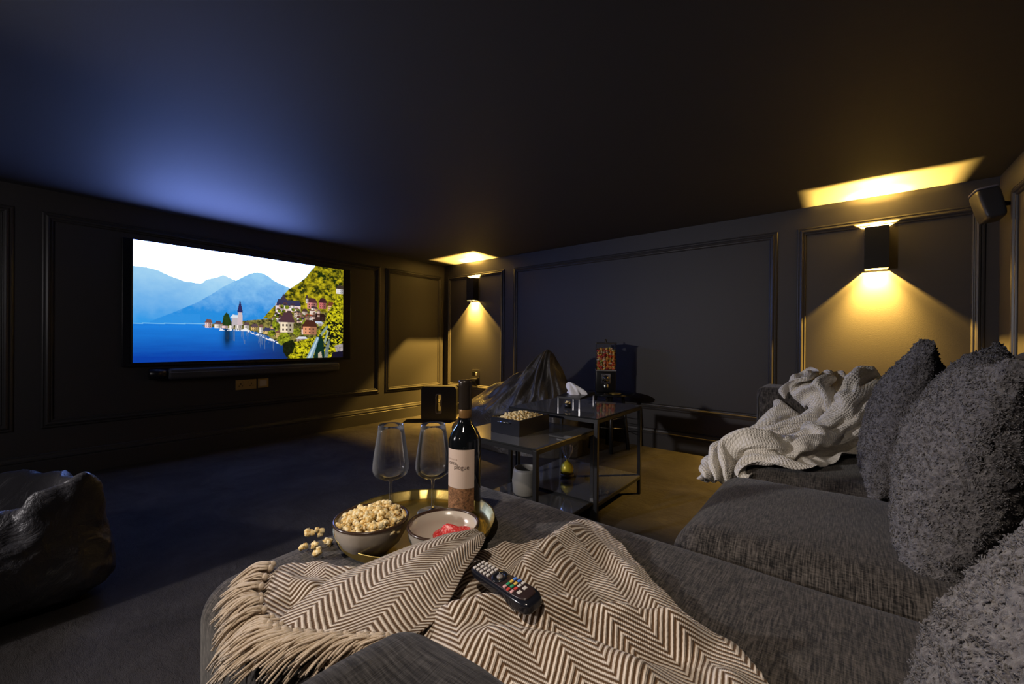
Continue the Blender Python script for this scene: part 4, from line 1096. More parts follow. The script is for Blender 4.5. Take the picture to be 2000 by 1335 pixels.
    ((-83,2104,819),(-78,2099,807),(-97,2089,807),(-106,2085,829),(-128,2083,823),(-126,2081,803),(-116,2084,790),(-99,2082,793),(-85,2078,780),(-67,2087,797),(-47,2078,794),(-46,2088,812),(-31,2083,806),(-16,2088,798),(-36,2083,784),(-49,2081,765),(-30,2074,764),(-18,2069,777),(-2,2066,779),(9,2063,792),(24,2060,813),(23,2061,837),(35,2056,847),(53,2052,849),(48,2056,831),(53,2055,809),(63,2054,785),(76,2044,803),(87,2048,792),(104,2044,789),(116,2047,778),(139,2047,784),(163,2043,792),(175,2038,806),(190,2035,816),(188,2040,799),(208,2033,806),(216,2040,786),(210,2050,764),(226,2046,773),(236,2040,759),(241,2033,773),(261,2028,771),(279,2029,749),(287,2017,766),(301,2013,761)),
    ((-95,2061,832),(-79,2061,828),(-76,2059,808),(-99,2060,809),(-124,2059,818),(-132,2061,802),(-117,2062,794),(-100,2058,793),(-82,2055,789),(-59,2055,803),(-51,2054,822),(-34,2050,830),(-18,2053,825),(-21,2048,807),(-32,2050,787),(-55,2056,775),(-34,2052,768),(-17,2052,765),(-11,2044,780),(4,2036,790),(-1,2036,813),(8,2025,832),(23,2017,842),(37,2011,839),(49,2015,828),(60,2021,812),(49,2032,792),(70,2023,794),(85,2024,785),(97,2029,775),(112,2022,778),(128,2019,796),(151,2011,808),(166,1997,803),(180,1997,799),(192,2000,790),(198,2013,776),(190,2038,769),(203,2027,760),(218,2037,753),(220,2026,765),(231,2012,767),(248,2007,756),(261,2003,731),(267,1987,745),(280,1981,740)),
    ((-99,1999,833),(-88,2001,822),(-89,2010,807),(-109,2021,805),(-128,2030,814),(-131,2040,798),(-121,2044,782),(-110,2036,793),(-93,2025,788),(-75,2012,798),(-66,2002,822),(-52,1993,831),(-42,1996,817),(-45,1999,801),(-57,2017,798),(-53,2022,775),(-34,2029,767),(-25,2036,757),(-9,2031,759),(-18,2022,774),(4,2011,780),(-12,1996,793),(-11,1981,805),(3,1989,797),(16,1998,790),(31,1987,802),(48,1997,785),(71,1998,784),(77,2010,774),(90,2016,764),(99,2000,774),(120,1991,770),(127,2016,763),(140,2020,752),(149,2006,743),(159,2021,744),(172,2006,734),(172,2027,735),(195,2027,734),(213,2026,737),(220,2014,747),(205,2007,755),(218,1989,749),(221,1982,723),(229,1970,705),(230,1956,712)),
    ((-101,1967,821),(-102,1976,809),(-105,1985,796),(-123,1997,807),(-141,2012,805),(-146,2027,792),(-133,2029,779),(-122,2016,787),(-107,2005,784),(-85,1989,789),(-84,1979,812),(-71,1972,823),(-59,1967,812),(-68,1982,804),(-64,1992,787),(-47,1999,770),(-30,2007,763),(-33,2017,747),(-16,2020,744),(-8,2008,758),(-16,1996,775),(5,1981,769),(0,1963,777),(14,1966,784),(27,1974,768),(33,1962,788),(54,1973,779),(67,1984,771),(80,1993,762),(78,2005,748),(96,2000,750),(113,1983,745),(115,2006,737),(119,2026,728),(131,2018,720),(145,2025,716),(156,2009,708),(177,2021,712),(200,2027,712),(208,2015,721),(215,2002,730),(197,2005,734),(192,1985,741),(199,1965,727),(199,1966,704),(205,1959,691)),
    ((-104,1948,810),(-103,1956,797),(-116,1969,794),(-134,1982,803),(-149,1997,794),(-150,2011,780),(-140,2016,766),(-133,2001,778),(-119,1988,777),(-96,1974,783),(-84,1964,796),(-87,1961,815),(-72,1953,817),(-69,1963,800),(-63,1971,782),(-43,1979,770),(-42,1994,752),(-28,1998,743),(-19,2002,730),(-6,1993,744),(-25,1984,758),(-10,1970,761),(3,1956,759),(13,1948,772),(20,1958,757),(33,1945,776),(48,1958,763),(66,1970,756),(59,1989,755),(71,1985,745),(84,1991,734),(102,1977,733),(109,1997,719),(116,2013,711),(120,2027,701),(135,2018,699),(151,2025,697),(176,2026,691),(199,2018,694),(212,2008,701),(211,1995,710),(198,1989,719),(177,1987,725),(179,1961,727),(186,1950,709),(184,1959,695)),
    ((-121,1955,820),(-119,1962,808),(-127,1953,793),(-135,1972,786),(-151,1989,774),(-162,2003,761),(-150,2004,754),(-142,1990,763),(-132,1975,771),(-115,1959,781),(-94,1951,787),(-92,1943,801),(-81,1933,810),(-69,1944,798),(-56,1952,781),(-47,1963,759),(-40,1975,742),(-39,1988,732),(-26,1984,727),(-10,1978,730),(-27,1969,745),(-25,1953,765),(-11,1943,771),(1,1932,773),(13,1934,762),(29,1926,761),(41,1947,747),(55,1960,738),(44,1977,743),(55,1985,732),(70,1973,730),(86,1977,715),(87,2002,708),(102,2009,695),(117,2005,687),(123,2019,673),(142,2017,676),(169,2019,673),(183,2005,689),(201,1998,683),(204,1985,691),(190,1994,699),(178,1977,704),(158,1963,714),(162,1941,707),(177,1934,703)),
    ((-167,1949,797),(-168,1959,814),(-161,1975,809),(-165,1975,788),(-182,1985,766),(-184,1990,745),(-171,1992,726),(-158,1985,739),(-143,1977,743),(-133,1961,759),(-116,1942,770),(-105,1930,772),(-92,1925,778),(-77,1928,772),(-59,1933,760),(-47,1949,743),(-43,1962,723),(-43,1978,713),(-30,1986,710),(-16,1976,711),(-28,1958,725),(-35,1941,743),(-35,1925,754),(-29,1909,764),(-10,1907,754),(6,1922,743),(24,1931,732),(28,1950,727),(38,1962,720),(39,1975,710),(55,1960,707),(53,1983,695),(73,1985,677),(83,1990,655),(86,1976,672),(99,1973,667),(114,1982,656),(125,2005,652),(149,2004,649),(159,1990,661),(169,1979,656),(152,1977,666),(130,1971,671),(146,1955,654),(153,1934,642),(140,1924,647)),
    ((-221,2019,754),(-215,2004,746),(-201,2020,757),(-190,2051,760),(-166,2052,757),(-158,2040,743),(-158,2035,723),(-155,2019,703),(-141,2024,725),(-124,2013,744),(-104,2002,760),(-88,1993,768),(-73,1987,772),(-66,1973,761),(-61,1967,743),(-62,1966,718),(-56,1967,701),(-43,1972,693),(-26,1974,691),(-30,1961,706),(-9,1958,709),(-17,1955,736),(-12,1945,753),(-7,1930,750),(-12,1920,736),(4,1913,731),(19,1919,715),(35,1935,712),(21,1948,701),(38,1948,696),(43,1958,684),(50,1978,678),(66,1998,660),(62,1977,663),(69,1958,670),(82,1954,661),(92,1972,653),(101,1981,639),(104,2000,628),(117,1992,620),(124,1983,611),(111,1977,621),(124,1956,617),(135,1933,610),(128,1905,610),(146,1895,603)),
    ((-214,2053,743),(-203,2035,731),(-187,2015,722),(-186,2037,735),(-171,2057,724),(-156,2063,712),(-140,2062,710),(-139,2039,706),(-140,2014,707),(-118,2018,725),(-100,2001,741),(-95,1983,751),(-78,1990,752),(-63,1992,750),(-54,1985,736),(-56,1984,713),(-56,1987,690),(-54,1976,679),(-39,1973,674),(-42,1958,686),(-19,1959,690),(-21,1945,713),(-23,1936,736),(-7,1944,730),(1,1933,725),(-2,1918,713),(13,1936,709),(25,1924,696),(32,1934,685),(33,1947,674),(51,1936,679),(44,1960,668),(48,1986,656),(61,1985,642),(62,1966,652),(77,1974,648),(88,1971,633),(85,1993,629),(99,1986,614),(103,2000,605),(117,1997,597),(110,1979,601),(100,1964,613),(113,1938,621),(123,1921,598),(140,1914,593)),
    ((-205,2052,718),(-199,2059,730),(-196,2048,713),(-181,2035,714),(-173,2062,703),(-158,2042,700),(-147,2056,691),(-133,2065,695),(-135,2036,692),(-130,2007,702),(-108,1996,722),(-88,1990,736),(-78,1972,735),(-68,1982,728),(-57,1999,717),(-42,1997,701),(-37,1987,678),(-54,1993,670),(-57,1980,661),(-52,1964,665),(-33,1956,671),(-27,1938,695),(-35,1939,717),(-21,1925,723),(-16,1930,710),(-5,1934,700),(7,1919,696),(9,1937,689),(14,1932,672),(23,1936,660),(36,1920,667),(50,1943,656),(33,1965,655),(48,1971,639),(61,1952,637),(73,1966,628),(70,1983,624),(84,1977,614),(85,1994,604),(96,1989,589),(102,2001,579),(109,1985,578),(105,1965,592),(97,1941,608),(120,1944,601),(140,1934,594)),
    ((-216,2044,652),(-216,2041,668),(-199,2047,670),(-183,2065,668),(-153,2061,668),(-134,2048,656),(-118,2043,655),(-125,2066,657),(-115,2072,670),(-125,2032,676),(-132,2003,683),(-114,1994,693),(-105,2006,695),(-89,1992,680),(-75,2005,679),(-48,2010,680),(-41,2004,664),(-46,1994,654),(-51,1983,643),(-57,1972,645),(-53,1959,645),(-62,1946,667),(-57,1928,667),(-67,1919,679),(-68,1905,682),(-50,1910,672),(-24,1904,673),(-11,1917,664),(-15,1938,659),(-3,1941,648),(2,1923,654),(16,1911,644),(-1,1920,630),(3,1916,609),(11,1900,604),(15,1909,586),(7,1923,597),(23,1939,588),(32,1959,579),(36,1979,578),(43,1986,565),(48,1980,552),(34,1962,560),(47,1963,539),(46,1944,531),(45,1921,530)),
    ((-202,2090,639),(-201,2074,636),(-183,2068,636),(-169,2063,641),(-156,2047,642),(-139,2041,635),(-121,2052,632),(-109,2052,651),(-105,2072,657),(-109,2056,668),(-121,2036,689),(-117,2017,700),(-116,2017,680),(-95,2009,680),(-82,2014,670),(-52,2025,670),(-33,2013,651),(-29,1991,657),(-39,1977,657),(-42,1970,639),(-43,1948,634),(-70,1949,649),(-82,1931,663),(-68,1918,657),(-58,1906,656),(-59,1893,674),(-38,1895,666),(-14,1901,655),(-27,1919,652),(-21,1927,638),(-12,1912,641),(2,1896,646),(-3,1904,622),(-16,1912,602),(-6,1894,592),(2,1899,579),(-1,1917,580),(0,1937,594),(9,1944,576),(14,1958,561),(5,1976,561),(9,1978,547),(17,1969,532),(28,1947,532),(35,1934,553),(52,1933,553)),
    ((-207,2088,621),(-189,2087,619),(-176,2085,627),(-169,2062,625),(-149,2053,626),(-126,2046,614),(-101,2045,621),(-104,2061,627),(-96,2058,650),(-97,2045,664),(-109,2062,690),(-117,2055,709),(-109,2027,693),(-91,2020,686),(-74,2022,676),(-65,2029,657),(-46,2016,640),(-31,1999,639),(-30,1983,643),(-25,1967,651),(-31,1949,657),(-59,1938,652),(-79,1931,646),(-80,1914,648),(-71,1903,654),(-64,1890,658),(-46,1896,652),(-24,1886,650),(-33,1902,641),(-37,1912,628),(-22,1905,627),(-11,1888,633),(8,1891,616),(-17,1892,608),(-20,1887,592),(-10,1887,573),(-18,1906,577),(-16,1926,591),(-6,1932,570),(2,1940,555),(-11,1953,563),(-9,1957,545),(1,1952,533),(17,1941,549),(27,1921,538),(42,1916,550)),
    ((-189,2065,578),(-181,2053,584),(-169,2049,596),(-148,2057,593),(-127,2063,601),(-103,2068,607),(-84,2065,613),(-84,2069,641),(-88,2070,655),(-85,2061,665),(-91,2065,686),(-96,2061,709),(-85,2029,693),(-83,2008,695),(-65,2017,688),(-65,2012,656),(-51,2000,637),(-36,1992,626),(-28,1978,628),(-26,1964,634),(-24,1943,641),(-45,1928,654),(-66,1920,643),(-80,1908,634),(-84,1901,649),(-83,1890,659),(-65,1888,640),(-46,1872,650),(-43,1877,628),(-56,1883,612),(-38,1874,611),(-26,1864,615),(-2,1858,625),(-12,1857,602),(-30,1856,599),(-20,1855,585),(-35,1869,581),(-45,1886,585),(-50,1897,562),(-28,1886,559),(-34,1893,544),(-41,1900,530),(-22,1891,531),(-5,1880,549),(5,1873,572),(8,1863,553)),
    ((-175,2109,604),(-183,2098,610),(-168,2091,605),(-153,2098,597),(-126,2098,605),(-103,2094,617),(-87,2096,617),(-75,2094,633),(-70,2085,651),(-68,2075,665),(-71,2056,684),(-97,2049,695),(-78,2038,715),(-72,2010,708),(-67,1998,689),(-66,1999,662),(-64,1992,637),(-50,1990,619),(-42,1976,621),(-31,1962,618),(-30,1941,624),(-46,1931,637),(-65,1918,631),(-88,1916,629),(-96,1904,633),(-95,1891,645),(-80,1877,655),(-67,1874,636),(-58,1856,647),(-71,1853,632),(-60,1843,626),(-45,1845,643),(-27,1834,630),(-22,1823,607),(-26,1821,591),(-39,1825,581),(-52,1833,575),(-59,1843,591),(-77,1851,575),(-70,1843,555),(-55,1831,548),(-69,1837,539),(-51,1830,532),(-31,1819,541),(-21,1813,563),(-5,1804,579)),
    ((-175,2116,629),(-163,2114,620),(-165,2098,622),(-153,2085,617),(-131,2102,623),(-109,2099,633),(-95,2085,636),(-83,2078,629),(-66,2071,631),(-66,2059,649),(-65,2053,665),(-107,2041,685),(-95,2010,707),(-84,1998,706),(-76,1983,692),(-71,1983,671),(-69,1981,647),(-62,1977,631),(-60,1972,615),(-54,1957,621),(-45,1944,613),(-55,1926,620),(-76,1937,630),(-93,1931,640),(-98,1918,652),(-102,1904,661),(-98,1880,656),(-88,1868,633),(-81,1857,655),(-71,1841,655),(-71,1831,642),(-57,1832,653),(-49,1829,628),(-42,1820,605),(-31,1802,596),(-39,1804,580),(-55,1812,581),(-64,1821,596),(-85,1831,581),(-88,1828,555),(-72,1820,561),(-72,1815,547),(-65,1812,532),(-46,1804,544),(-21,1795,549),(-5,1787,563)),
    ((-165,2107,646),(-150,2116,639),(-146,2099,631),(-163,2088,635),(-140,2081,627),(-116,2078,639),(-101,2073,642),(-86,2051,641),(-76,2034,628),(-68,2036,640),(-86,2038,651),(-102,2010,667),(-102,1988,684),(-99,1985,696),(-91,1970,696),(-78,1965,675),(-81,1966,647),(-72,1957,631),(-78,1968,618),(-71,1956,609),(-64,1941,615),(-66,1918,605),(-87,1924,616),(-101,1926,625),(-112,1916,638),(-112,1900,643),(-115,1882,651),(-99,1858,648),(-85,1838,646),(-92,1834,662),(-81,1823,662),(-67,1817,655),(-46,1814,641),(-38,1804,620),(-51,1804,607),(-51,1793,594),(-62,1787,583),(-69,1800,599),(-85,1810,581),(-103,1815,563),(-89,1807,558),(-78,1795,556),(-73,1794,540),(-55,1784,535),(-33,1776,548),(-9,1769,552)),
    ((-149,2098,656),(-135,2109,660),(-132,2087,650),(-146,2081,642),(-144,2065,634),(-121,2068,628),(-109,2051,639),(-100,2037,638),(-97,2016,627),(-88,2020,642),(-82,1999,656),(-94,1990,667),(-115,1995,668),(-117,1981,683),(-101,1972,677),(-93,1952,676),(-99,1956,649),(-89,1947,632),(-96,1958,619),(-91,1952,604),(-84,1936,610),(-78,1925,588),(-90,1910,603),(-109,1915,608),(-118,1907,618),(-127,1898,627),(-126,1879,634),(-118,1856,642),(-109,1842,653),(-105,1824,648),(-98,1811,653),(-81,1804,647),(-59,1802,635),(-41,1785,629),(-59,1787,616),(-44,1783,608),(-45,1773,593),(-69,1779,596),(-84,1786,576),(-110,1793,569),(-106,1793,551),(-94,1787,546),(-83,1774,544),(-63,1769,549),(-41,1758,540),(-18,1751,543)),
    ((-165,2107,662),(-157,2095,670),(-147,2081,672),(-165,2083,657),(-143,2066,651),(-126,2065,644),(-126,2029,642),(-117,2020,646),(-119,2005,632),(-106,2012,652),(-94,1990,642),(-103,1973,655),(-121,1982,654),(-129,1972,669),(-116,1961,669),(-113,1941,677),(-108,1937,652),(-110,1948,633),(-106,1937,621),(-114,1947,609),(-106,1932,603),(-96,1930,578),(-95,1906,582),(-102,1899,597),(-104,1892,611),(-111,1883,623),(-128,1871,613),(-128,1848,625),(-111,1841,634),(-94,1835,633),(-81,1821,639),(-86,1805,627),(-67,1808,617),(-61,1784,633),(-56,1769,623),(-63,1769,608),(-53,1759,605),(-70,1761,592),(-83,1769,574),(-110,1776,574),(-122,1778,556),(-108,1772,553),(-93,1770,558),(-75,1755,558),(-51,1744,552),(-37,1743,532)),
    ((-188,2080,664),(-183,2080,683),(-172,2073,684),(-173,2052,677),(-164,2037,667),(-134,2031,661),(-139,2028,646),(-147,2006,633),(-142,2005,653),(-127,1993,648),(-114,1982,625),(-119,1959,638),(-132,1959,647),(-145,1958,656),(-128,1946,653),(-138,1936,671),(-127,1922,649),(-135,1935,631),(-122,1923,626),(-131,1933,613),(-125,1931,596),(-117,1928,573),(-114,1901,570),(-118,1905,586),(-120,1899,601),(-120,1884,605),(-109,1866,602),(-110,1842,615),(-124,1828,629),(-109,1825,632),(-97,1819,628),(-90,1820,612),(-79,1805,609),(-74,1783,625),(-68,1761,635),(-74,1765,619),(-68,1753,612),(-61,1744,592),(-78,1753,574),(-106,1759,577),(-125,1765,567),(-119,1762,553),(-102,1758,559),(-85,1741,559),(-60,1728,556),(-34,1731,543)),
    ((-215,2060,684),(-212,2073,703),(-196,2053,693),(-190,2028,691),(-174,2015,688),(-161,1997,671),(-174,2006,654),(-177,2008,637),(-165,1991,640),(-152,1980,638),(-140,1972,611),(-138,1948,621),(-153,1959,626),(-153,1947,634),(-150,1935,640),(-159,1930,659),(-147,1908,645),(-153,1918,625),(-143,1907,621),(-142,1916,606),(-146,1926,593),(-139,1921,567),(-134,1896,564),(-138,1899,581),(-137,1892,595),(-128,1880,586),(-122,1859,587),(-118,1836,600),(-116,1819,617),(-120,1811,637),(-108,1800,635),(-103,1808,616),(-91,1795,597),(-87,1774,611),(-87,1761,634),(-81,1750,622),(-85,1753,606),(-76,1741,600),(-80,1738,573),(-103,1742,573),(-126,1749,576),(-126,1752,557),(-111,1747,550),(-92,1740,545),(-65,1732,537),(-40,1723,531)),
    ((-229,2053,700),(-224,2061,713),(-214,2034,722),(-198,2021,709),(-189,2003,690),(-184,1994,666),(-172,1980,655),(-184,1989,644),(-182,1985,627),(-170,1968,629),(-157,1964,600),(-151,1935,610),(-167,1949,610),(-171,1943,622),(-162,1929,626),(-175,1924,646),(-165,1898,644),(-170,1907,625),(-161,1898,613),(-154,1900,598),(-164,1915,591),(-160,1916,562),(-153,1893,564),(-144,1878,574),(-155,1881,587),(-147,1866,593),(-137,1853,578),(-139,1841,603),(-133,1823,614),(-127,1806,618),(-129,1791,625),(-118,1794,608),(-106,1788,591),(-104,1766,610),(-101,1751,624),(-93,1736,630),(-90,1733,613),(-94,1732,597),(-83,1719,576),(-109,1724,579),(-125,1729,575),(-128,1734,560),(-110,1732,559),(-96,1721,548),(-69,1712,548),(-51,1707,533)),
    ((-236,2025,696),(-228,2035,709),(-212,2025,699),(-211,2001,708),(-199,1989,693),(-202,1985,663),(-192,1970,657),(-188,1964,642),(-203,1974,632),(-187,1957,622),(-177,1957,593),(-166,1930,592),(-183,1936,601),(-186,1930,614),(-175,1916,616),(-191,1917,634),(-186,1890,642),(-185,1895,623),(-180,1895,607),(-172,1889,592),(-183,1905,586),(-180,1910,558),(-173,1890,573),(-161,1880,560),(-165,1870,572),(-167,1863,586),(-158,1847,575),(-156,1831,596),(-155,1814,618),(-142,1811,605),(-145,1797,613),(-137,1782,609),(-127,1779,586),(-122,1762,607),(-119,1746,618),(-114,1734,629),(-108,1725,617),(-98,1713,607),(-93,1701,583),(-116,1705,571),(-130,1712,564),(-127,1717,552),(-112,1713,553),(-92,1702,560),(-72,1692,547),(-50,1687,539)),
    ((-218,2023,681),(-228,2010,689),(-227,1994,700),(-208,1998,682),(-218,1977,691),(-210,1964,667),(-214,1962,648),(-201,1948,648),(-208,1952,633),(-206,1954,615),(-197,1945,588),(-183,1924,579),(-192,1921,593),(-203,1921,606),(-190,1907,601),(-205,1910,623),(-203,1883,633),(-195,1875,613),(-200,1887,604),(-192,1877,593),(-201,1893,581),(-199,1900,554),(-191,1882,567),(-182,1875,549),(-175,1864,559),(-185,1868,574),(-176,1851,585),(-170,1823,588),(-171,1807,603),(-154,1811,590),(-150,1799,595),(-154,1788,607),(-145,1770,586),(-128,1748,591),(-123,1733,601),(-128,1727,615),(-126,1709,620),(-112,1709,600),(-108,1688,585),(-120,1689,563),(-135,1697,552),(-126,1702,539),(-115,1693,550),(-97,1683,560),(-73,1672,557),(-55,1665,542)),
    ((-238,2028,675),(-222,2030,669),(-217,2010,674),(-234,1999,676),(-240,1976,676),(-230,1961,659),(-225,1944,659),(-219,1931,647),(-213,1931,631),(-219,1937,612),(-215,1935,585),(-202,1919,569),(-206,1908,580),(-216,1911,591),(-209,1898,598),(-222,1905,615),(-222,1874,626),(-211,1862,610),(-220,1879,608),(-213,1876,592),(-213,1880,574),(-216,1889,549),(-207,1871,560),(-198,1861,547),(-189,1851,555),(-197,1855,568),(-195,1849,588),(-188,1824,601),(-182,1809,585),(-170,1804,573),(-162,1792,581),(-169,1791,599),(-150,1770,605),(-143,1747,598),(-137,1735,589),(-133,1719,595),(-138,1704,604),(-124,1710,590),(-126,1683,579),(-118,1673,556),(-132,1685,547),(-129,1684,531),(-113,1681,535),(-102,1666,558),(-76,1654,560),(-59,1647,543)),
    ((-239,2003,633),(-225,2004,633),(-218,1989,642),(-247,1986,641),(-264,1969,644),(-265,1946,646),(-250,1949,631),(-252,1935,638),(-250,1919,633),(-250,1922,609),(-236,1907,587),(-231,1906,562),(-226,1892,563),(-231,1888,576),(-235,1885,589),(-249,1896,606),(-244,1868,616),(-237,1852,608),(-240,1864,595),(-234,1869,583),(-225,1861,569),(-233,1874,543),(-213,1865,536),(-215,1851,548),(-206,1839,558),(-192,1837,567),(-211,1841,585),(-201,1815,591),(-185,1795,595),(-184,1795,574),(-172,1784,571),(-164,1778,590),(-163,1770,619),(-141,1744,623),(-145,1730,608),(-147,1726,594),(-145,1711,589),(-132,1712,580),(-133,1689,569),(-131,1670,555),(-146,1677,544),(-137,1674,534),(-119,1667,543),(-98,1656,545),(-83,1639,562),(-57,1640,557)),
    ((-247,1970,593),(-249,1960,603),(-232,1957,601),(-247,1944,611),(-275,1953,596),(-294,1937,604),(-277,1932,597),(-273,1921,605),(-291,1914,613),(-282,1895,604),(-273,1892,576),(-264,1883,561),(-252,1875,544),(-253,1865,560),(-262,1874,574),(-278,1880,598),(-271,1856,609),(-264,1856,594),(-257,1847,584),(-257,1859,575),(-243,1844,562),(-242,1853,537),(-223,1845,535),(-205,1838,531),(-197,1830,543),(-203,1824,562),(-222,1831,578),(-202,1807,574),(-201,1792,591),(-194,1784,575),(-182,1774,572),(-177,1775,593),(-164,1758,606),(-156,1736,623),(-145,1717,618),(-152,1716,604),(-157,1716,587),(-143,1723,571),(-146,1690,567),(-143,1665,562),(-148,1665,547),(-146,1664,533),(-127,1654,532),(-106,1644,540),(-80,1637,543),(-65,1626,558)),
    ((-241,1959,568),(-257,1956,569),(-249,1940,581),(-247,1927,592),(-274,1931,576),(-298,1924,577),(-285,1910,578),(-292,1904,591),(-310,1911,592),(-305,1884,592),(-292,1878,565),(-282,1867,552),(-274,1858,541),(-271,1854,557),(-285,1865,570),(-300,1869,594),(-290,1843,602),(-286,1853,583),(-278,1840,584),(-275,1843,567),(-259,1836,559),(-245,1830,535),(-226,1827,549),(-220,1822,532),(-207,1810,540),(-219,1814,554),(-234,1815,577),(-216,1797,586),(-210,1784,580),(-201,1768,578),(-188,1762,585),(-194,1777,604),(-178,1757,620),(-168,1740,605),(-165,1724,617),(-164,1707,615),(-154,1700,599),(-156,1707,573),(-152,1693,550),(-156,1673,557),(-153,1657,553),(-152,1653,537),(-136,1652,545),(-112,1643,560),(-90,1625,552),(-71,1615,549)),
    ((-239,1940,555),(-243,1931,565),(-262,1928,565),(-247,1913,574),(-275,1912,566),(-299,1912,557),(-297,1896,563),(-303,1892,576),(-320,1904,574),(-321,1878,580),(-308,1866,555),(-299,1855,545),(-288,1841,540),(-292,1843,556),(-304,1857,567),(-317,1854,589),(-302,1828,588),(-304,1843,574),(-293,1834,568),(-282,1823,566),(-274,1834,546),(-255,1818,548),(-241,1815,536),(-230,1804,531),(-217,1793,533),(-225,1797,554),(-247,1801,576),(-229,1783,591),(-216,1775,603),(-215,1766,588),(-205,1753,584),(-204,1759,608),(-192,1744,626),(-185,1737,604),(-177,1727,595),(-169,1716,590),(-166,1700,583),(-144,1690,587),(-163,1682,566),(-174,1672,544),(-173,1652,546),(-161,1639,551),(-144,1637,547),(-120,1627,553),(-98,1611,561),(-88,1606,545)),
    ((-265,1943,549),(-251,1943,539),(-251,1920,547),(-255,1903,553),(-279,1892,556),(-296,1894,544),(-311,1888,549),(-319,1882,560),(-325,1897,552),(-338,1873,563),(-326,1854,545),(-316,1843,538),(-307,1827,536),(-313,1835,552),(-320,1848,560),(-332,1840,582),(-321,1817,582),(-320,1829,565),(-308,1822,560),(-295,1816,550),(-283,1819,528),(-259,1806,532),(-246,1803,554),(-241,1790,543),(-237,1779,531),(-234,1775,554),(-257,1780,574),(-241,1766,591),(-232,1761,606),(-218,1750,606),(-224,1749,585),(-205,1740,597),(-205,1730,625),(-194,1718,605),(-181,1721,615),(-180,1709,606),(-177,1695,597),(-153,1675,598),(-151,1665,575),(-175,1676,573),(-175,1662,561),(-159,1652,565),(-146,1638,569),(-128,1617,570),(-117,1601,551),(-106,1593,539)),
    ((-295,1922,535),(-285,1913,546),(-280,1909,524),(-269,1886,530),(-282,1872,538),(-300,1866,536),(-313,1870,534),(-325,1870,541),(-337,1881,531),(-359,1868,540),(-347,1855,524),(-343,1843,533),(-339,1830,533),(-346,1822,545),(-351,1848,550),(-349,1827,566),(-337,1806,569),(-325,1809,559),(-323,1812,543),(-311,1806,535),(-290,1793,519),(-273,1783,531),(-274,1799,546),(-267,1788,558),(-269,1778,546),(-263,1763,551),(-251,1755,575),(-258,1752,600),(-244,1746,606),(-232,1731,610),(-228,1732,593),(-209,1719,590),(-222,1708,618),(-207,1706,637),(-189,1709,642),(-190,1696,622),(-177,1682,620),(-171,1658,605),(-164,1646,583),(-184,1662,586),(-178,1652,573),(-169,1638,564),(-159,1621,579),(-145,1602,559),(-136,1581,549),(-134,1589,535)),
    ((-323,1906,497),(-324,1900,512),(-314,1885,503),(-299,1863,513),(-287,1841,519),(-305,1837,524),(-317,1843,522),(-331,1846,519),(-340,1855,505),(-370,1860,500),(-392,1853,514),(-381,1841,502),(-388,1838,520),(-372,1825,506),(-379,1822,533),(-367,1806,556),(-351,1803,552),(-340,1791,548),(-340,1799,532),(-327,1785,523),(-306,1765,528),(-306,1765,552),(-315,1785,553),(-314,1787,569),(-303,1770,568),(-292,1754,571),(-273,1746,593),(-257,1731,587),(-258,1732,607),(-246,1721,609),(-240,1713,591),(-223,1692,597),(-212,1678,615),(-209,1673,641),(-190,1658,637),(-193,1660,621),(-201,1663,602),(-185,1639,606),(-182,1630,585),(-196,1646,583),(-192,1647,566),(-183,1633,559),(-175,1612,566),(-167,1589,560),(-168,1565,545),(-155,1563,553)),
    ((-351,1882,492),(-339,1879,483),(-334,1862,493),(-313,1841,498),(-303,1820,507),(-308,1815,522),(-326,1819,522),(-329,1824,507),(-350,1829,495),(-377,1833,486),(-403,1842,484),(-413,1829,494),(-408,1818,504),(-396,1811,514),(-376,1801,523),(-374,1780,548),(-361,1788,530),(-357,1777,542),(-341,1772,535),(-339,1766,515),(-327,1751,536),(-330,1747,560),(-341,1763,557),(-330,1766,569),(-323,1764,584),(-307,1743,585),(-281,1737,573),(-276,1728,588),(-272,1720,602),(-266,1706,608),(-253,1699,591),(-239,1673,597),(-235,1681,625),(-229,1678,641),(-221,1660,639),(-225,1663,623),(-216,1646,616),(-203,1622,603),(-206,1633,587),(-207,1635,571),(-202,1634,557),(-193,1619,568),(-190,1605,550),(-175,1584,533),(-183,1587,560),(-181,1572,563)),
    ((-359,1871,472),(-358,1865,487),(-337,1848,477),(-321,1827,485),(-320,1810,499),(-311,1798,509),(-329,1799,514),(-343,1806,509),(-357,1809,486),(-385,1815,487),(-399,1821,472),(-420,1819,477),(-407,1807,487),(-392,1797,498),(-373,1782,512),(-384,1769,534),(-369,1767,526),(-356,1760,526),(-354,1755,545),(-347,1744,523),(-338,1734,549),(-353,1745,562),(-353,1756,576),(-341,1762,585),(-325,1742,585),(-309,1734,564),(-290,1720,579),(-268,1714,573),(-274,1706,586),(-284,1699,598),(-268,1681,588),(-256,1679,610),(-250,1665,624),(-248,1671,642),(-240,1652,645),(-240,1648,628),(-234,1634,612),(-223,1611,595),(-227,1628,584),(-228,1634,569),(-222,1622,559),(-212,1608,573),(-210,1597,549),(-192,1594,531),(-199,1571,533),(-188,1575,545)),
